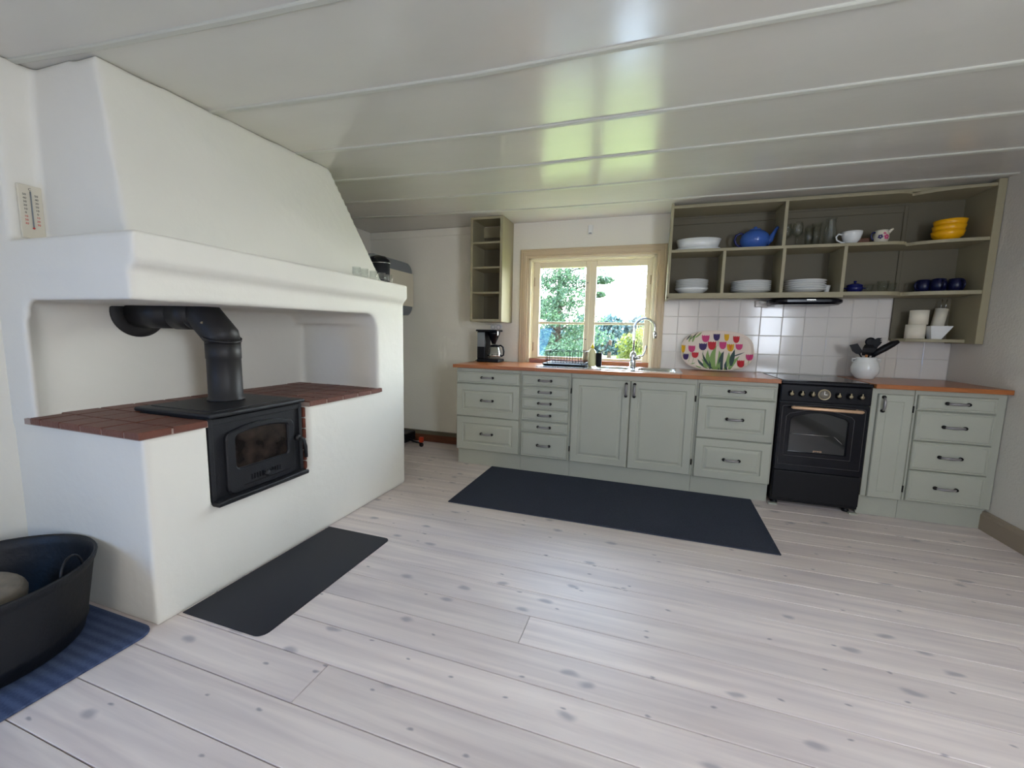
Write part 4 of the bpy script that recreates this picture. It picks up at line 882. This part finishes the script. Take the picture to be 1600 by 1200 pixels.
def fork(bm):
    slab(bm, [(1.50, 1.10), (1.535, 1.10), (1.55, 1.14), (1.565, 1.16), (1.572, 1.178), (1.560, 1.180), (1.573, 1.192), (1.558, 1.192), (1.570, 1.205), (1.545, 1.205), (1.54, 1.20), (1.52, 1.19), (1.505, 1.15)], py+.03, .005)
utensil('pasta_server', 'black toothed pasta server at the back of the white pot', [(px+.005, py+.02, .93), (px+.03, py+.03, 1.11)], fork)
utensil('serving_spoon', 'black round serving spoon behind the ladle', [(px-.01, py+.03, .93), (px+.018, py+.03, 1.14)], lambda bm: lathe(bm, [(0, -.01), (.028, -.004), (.033, .006), (.02, .010), (0, .004)], (px+.025, py+.035, 1.175), 18, axis='y'))
utensil('long_spoon', 'long black spoon leaning to the right out of the white pot', [(px-.03, py, .93), (px+.035, py-.01, 1.075), (px+.075, py-.012, 1.11)], lambda bm: tube(bm, [(px+.03, py-.01, 1.075), (px+.06, py-.012, 1.105), (px+.10, py-.014, 1.135), (px+.14, py-.016, 1.165), (px+.17, py-.018, 1.182)], [.016, .022, .024, .022, .012], 10))
bm = nb(); tube(bm, [(px-.02, py-.02, .94), (px-.012, py-.03, 1.082)], .008, 8); tag(ob('wooden_spoon', bm, 'wood'), 'short wooden handle poking out of the white pot', 'utensil')

# ================================================================= RUG
bm = nb(); prism(bm, [(-1.297, 2.525), (.733, 2.532), (.745, 3.37), (-1.297, 3.37)], .0005, .008, 'z')
tag(ob('kitchen_rug', bm, 'rug', bev=.003), 'large dark navy rug in front of the base cabinets', 'rug')

# ================================================================= THINGS AT THE FIREPLACE'S FAR END
ht = empty('water_heater', (-2.7, 3.55, 1.35), 'off-white boiler with grey rounded ends on the wall behind the fireplace', 'water heater')
def heater_loop(i=0, y0=3.2, y1=3.9): return rrect(y0+i, y1-i, 1.345+i, 1.872-i, .085, k=6)
bm = nb(); ringmesh(bm, [(heater_loop(), 0), (heater_loop(), .52), (heater_loop(.012), .535)], lambda u, v, d: (-2.955+d, u, v), cap0=True, cap1=True); ob('casing', bm, 'grey', ht)
bm = nb(); box(bm, -2.9, -2.412, 3.19, 3.903, 1.437, 1.772, bev=.003); ob('front_panel', bm, 'beige', ht)
pt = empty('lidded_pot', (-1.99, 2.63, 1.516), 'black lidded pot on the mantel half hidden by the hood', 'pot')
pt.location = (-1.955, 2.655, 1.516)
bm = nb(); lathe(bm, [(0, 1.517), (.08, 1.517), (.088, 1.525), (.092, 1.665), (0, 1.665)], (-1.938, 2.66, 0), 32, sy=.65); ob('body', bm, 'iron', pt)
bm = nb(); lathe(bm, [(0, 1.666), (.095, 1.666), (.096, 1.672), (.09, 1.69), (.06, 1.715), (0, 1.728)], (-1.938, 2.66, 0), 32, sy=.65); ob('lid', bm, 'blackgloss', pt)
bm = nb(); lathe(bm, [(.0935, 1.664), (.0965, 1.664), (.0965, 1.668), (.0935, 1.668), (.0935, 1.664)], (-1.938, 2.66, 0), 32, sy=.65); ob('rim', bm, 'chrome', pt)
def votive():
    bm = nb(); lathe(bm, [(0, 0), (.022, 0), (.026, .012), (.025, .05), (.0225, .05), (.0225, .014), (0, .01)], seg=16); return bm
vs_ = None
for x, y_, lab in ((-1.765, 2.205, 'leftmost small glass jar on the mantel edge'), (-1.765, 2.28, 'second small glass jar from the left on the mantel'), (-1.765, 2.37, 'small glass jar in the middle of the mantel row'), (-1.765, 2.46, 'small glass jar in front of the black pot on the mantel'), (-1.765, 2.545, 'rightmost small glass jar at the mantel end')):
    if vs_ is None: vs_ = local('glass_jar', votive(), 'glass', lab, 'jar', (x, y_, 1.517), 'small glass jars on the mantel')
    else: c = vs_.copy(); COL.objects.link(c); c['label'] = lab; c.location = (x, y_, 1.517)
# low caster trolley peeping out behind the fireplace
tl = empty('floor_trolley', (-2.35, 3.72, 0), 'low dark trolley foot with orange bracket and black caster behind the fireplace', 'trolley')
bm = nb(); box(bm, -2.55, -2.37, 3.66, 3.86, .03, .125, bev=.01); ob('body', bm, 'blackmat', tl)
bm = nb(); tube(bm, [(-2.40, 3.72, .075), (-2.30, 3.71, .045), (-2.21, 3.71, .035)], .009, 8); ob('arm', bm, 'blackmat', tl)
bm = nb(); box(bm, -2.235, -2.195, 3.70, 3.73, .045, .10, bev=.004); ob('bracket', bm, 'orange', tl)
bm = nb(); lathe(bm, [(0, -.012), (.018, -.012), (.022, -.006), (.022, .006), (.018, .012), (0, .012)], (-2.205, 3.70, .023), 18, axis='y'); ob('caster', bm, 'blackmat', tl)

# ================================================================= OUTDOORS
M['lawn'] = mat('lawn', (92, 100, 46), .95, bump=.5, bscale=30, var=.25, vscale=3)
M['bark'] = mat('bark', (62, 50, 42), .9, var=.3, vscale=10)
def leafmat(name, rgb, rgb2):
    m = mat(name, rgb, .6, var=.4, vscale=3, rgb2=rgb2); n = m.node_tree.nodes; L = m.node_tree.links; b = n['Principled BSDF']
    tr_ = n.new('ShaderNodeBsdfTranslucent'); tr_.inputs[0].default_value = lin(rgb); mx = n.new('ShaderNodeMixShader'); mx.inputs[0].default_value = .45
    L.new(b.outputs[0], mx.inputs[1]); L.new(tr_.outputs[0], mx.inputs[2]); L.new(mx.outputs[0], n['Material Output'].inputs[0]); return m
M['pineleaf'] = leafmat('pine_foliage', (58, 84, 58), (30, 54, 46))
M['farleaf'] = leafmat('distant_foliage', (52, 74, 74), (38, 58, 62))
M['bushleaf'] = leafmat('bright_foliage', (96, 102, 34), (66, 84, 30))
GZ = -.45
bm = nb(); n = 24
G = [[bm.verts.new((-60+120*i/n, 4.25+70*j/n, GZ-.12*math.sin(i*.9)*math.sin(j*.8) if j else GZ)) for j in range(n+1)] for i in range(n+1)]
for i in range(n):
    for j in range(n): bm.faces.new((G[i][j], G[i+1][j], G[i+1][j+1], G[i][j+1]))
g_ = struct('trim_2', bm, 'lawn'); g_.name = 'lawn_ground'
def leaves(bm, c, rx, ry, rz, n, s, shell=.55):
    for _ in range(n):
        d = Vector((random.gauss(0, 1), random.gauss(0, 1), random.gauss(0, 1))).normalized()*random.uniform(shell, 1)
        p = Vector((c[0]+d.x*rx, c[1]+d.y*ry, c[2]+d.z*rz)); a = Vector((random.gauss(0, 1), random.gauss(0, 1), random.gauss(0, 1))).normalized(); b = a.orthogonal().normalized()*s*random.uniform(.5, 1.2); q = a.cross(b)*.6
        bm.faces.new([bm.verts.new(p+v) for v in (b, q, -b, -q)])
def tree(name, label, x, y_, h, m, crowns, leafs, n, s, tr=.12):
    e = empty(name, (x, y_, GZ), label, 'tree' if 'tree' in name else 'bush')
    bm = nb(); tube(bm, [(x, y_, GZ-.1), (x+.05, y_, GZ+h*.4), (x, y_, GZ+h)], [tr, tr*.8, tr*.3], 10)
    for (cx, cy, cz, *_) in crowns: tube(bm, [(x, y_, cz-.3), ((x+cx)/2, (y_+cy)/2, cz-.15), (cx, cy, cz)], [tr*.3, tr*.2, tr*.08], 6)
    ob('trunk', bm, 'bark', e)
    bm = nb()
    for (cx, cy, cz, rx, rz) in crowns: leaves(bm, (cx, cy, cz), rx, rx, rz, n, s)
    ob('foliage', bm, m, e, fix=False, kind='stuff')
R_ = random.uniform
cw = [(-2.45+R_(-1.0, .8), 11+R_(-.8, .8), R_(-.1, 5.0), R_(.4, .8), R_(.2, .38)) for _ in range(60)]+[(-1.25, 10.8, 3.05, .35, .12), (-1.3, 10.8, 2.55, .3, .1), (-1.4, 10.8, 2.2, .22, .08)]
tree('pine_tree', 'loose blue-green pine tree filling the left window panes', -2.5, 11.2, 5, 'pineleaf', cw, None, 950, .036, .09)
cw = [(-.50+R_(-.26, .26), 12.3+R_(-.3, .3), R_(-.2, 1.35), .34, .34) for _ in range(9)]
tree('garden_bush', 'bright yellow-green bush behind the tap in the right window pane', -.6, 12.3, 1.4, 'bushleaf', cw, None, 420, .05, .05)
cw = [(-.36+R_(-.12, .12), 14.2+R_(-.2, .2), R_(1.3, 3.5), .2, .3) for _ in range(9)]
tree('birch_tree', 'slender airy birch tree at the right edge of the window view', -.25, 14.2, 3.9, 'bushleaf', cw, None, 110, .03, .03)
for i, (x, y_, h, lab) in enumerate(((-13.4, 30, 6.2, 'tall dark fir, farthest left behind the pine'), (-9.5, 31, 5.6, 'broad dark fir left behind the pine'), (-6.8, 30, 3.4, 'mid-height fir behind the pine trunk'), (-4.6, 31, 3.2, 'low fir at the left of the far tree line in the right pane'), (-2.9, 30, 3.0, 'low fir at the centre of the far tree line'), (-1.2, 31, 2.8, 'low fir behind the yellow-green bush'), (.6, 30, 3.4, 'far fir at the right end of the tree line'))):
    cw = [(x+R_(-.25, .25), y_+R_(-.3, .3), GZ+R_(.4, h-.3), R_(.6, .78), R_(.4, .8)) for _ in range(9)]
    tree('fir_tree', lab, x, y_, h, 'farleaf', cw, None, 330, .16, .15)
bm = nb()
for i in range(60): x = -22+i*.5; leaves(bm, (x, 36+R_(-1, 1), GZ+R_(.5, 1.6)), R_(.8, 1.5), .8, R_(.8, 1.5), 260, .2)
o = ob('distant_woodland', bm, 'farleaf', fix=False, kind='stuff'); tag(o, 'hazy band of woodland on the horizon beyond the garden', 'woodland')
cw = [(-4.2+R_(-2.6, 1.6), 17+R_(-.5, .5), GZ+R_(.3, 1.5), .7, .5) for _ in range(13)]
tree('garden_hedge', 'rounded green shrubs below the pine in the lower window panes', -4.2, 17, 1.5, 'pineleaf', cw, None, 420, .09, .05)
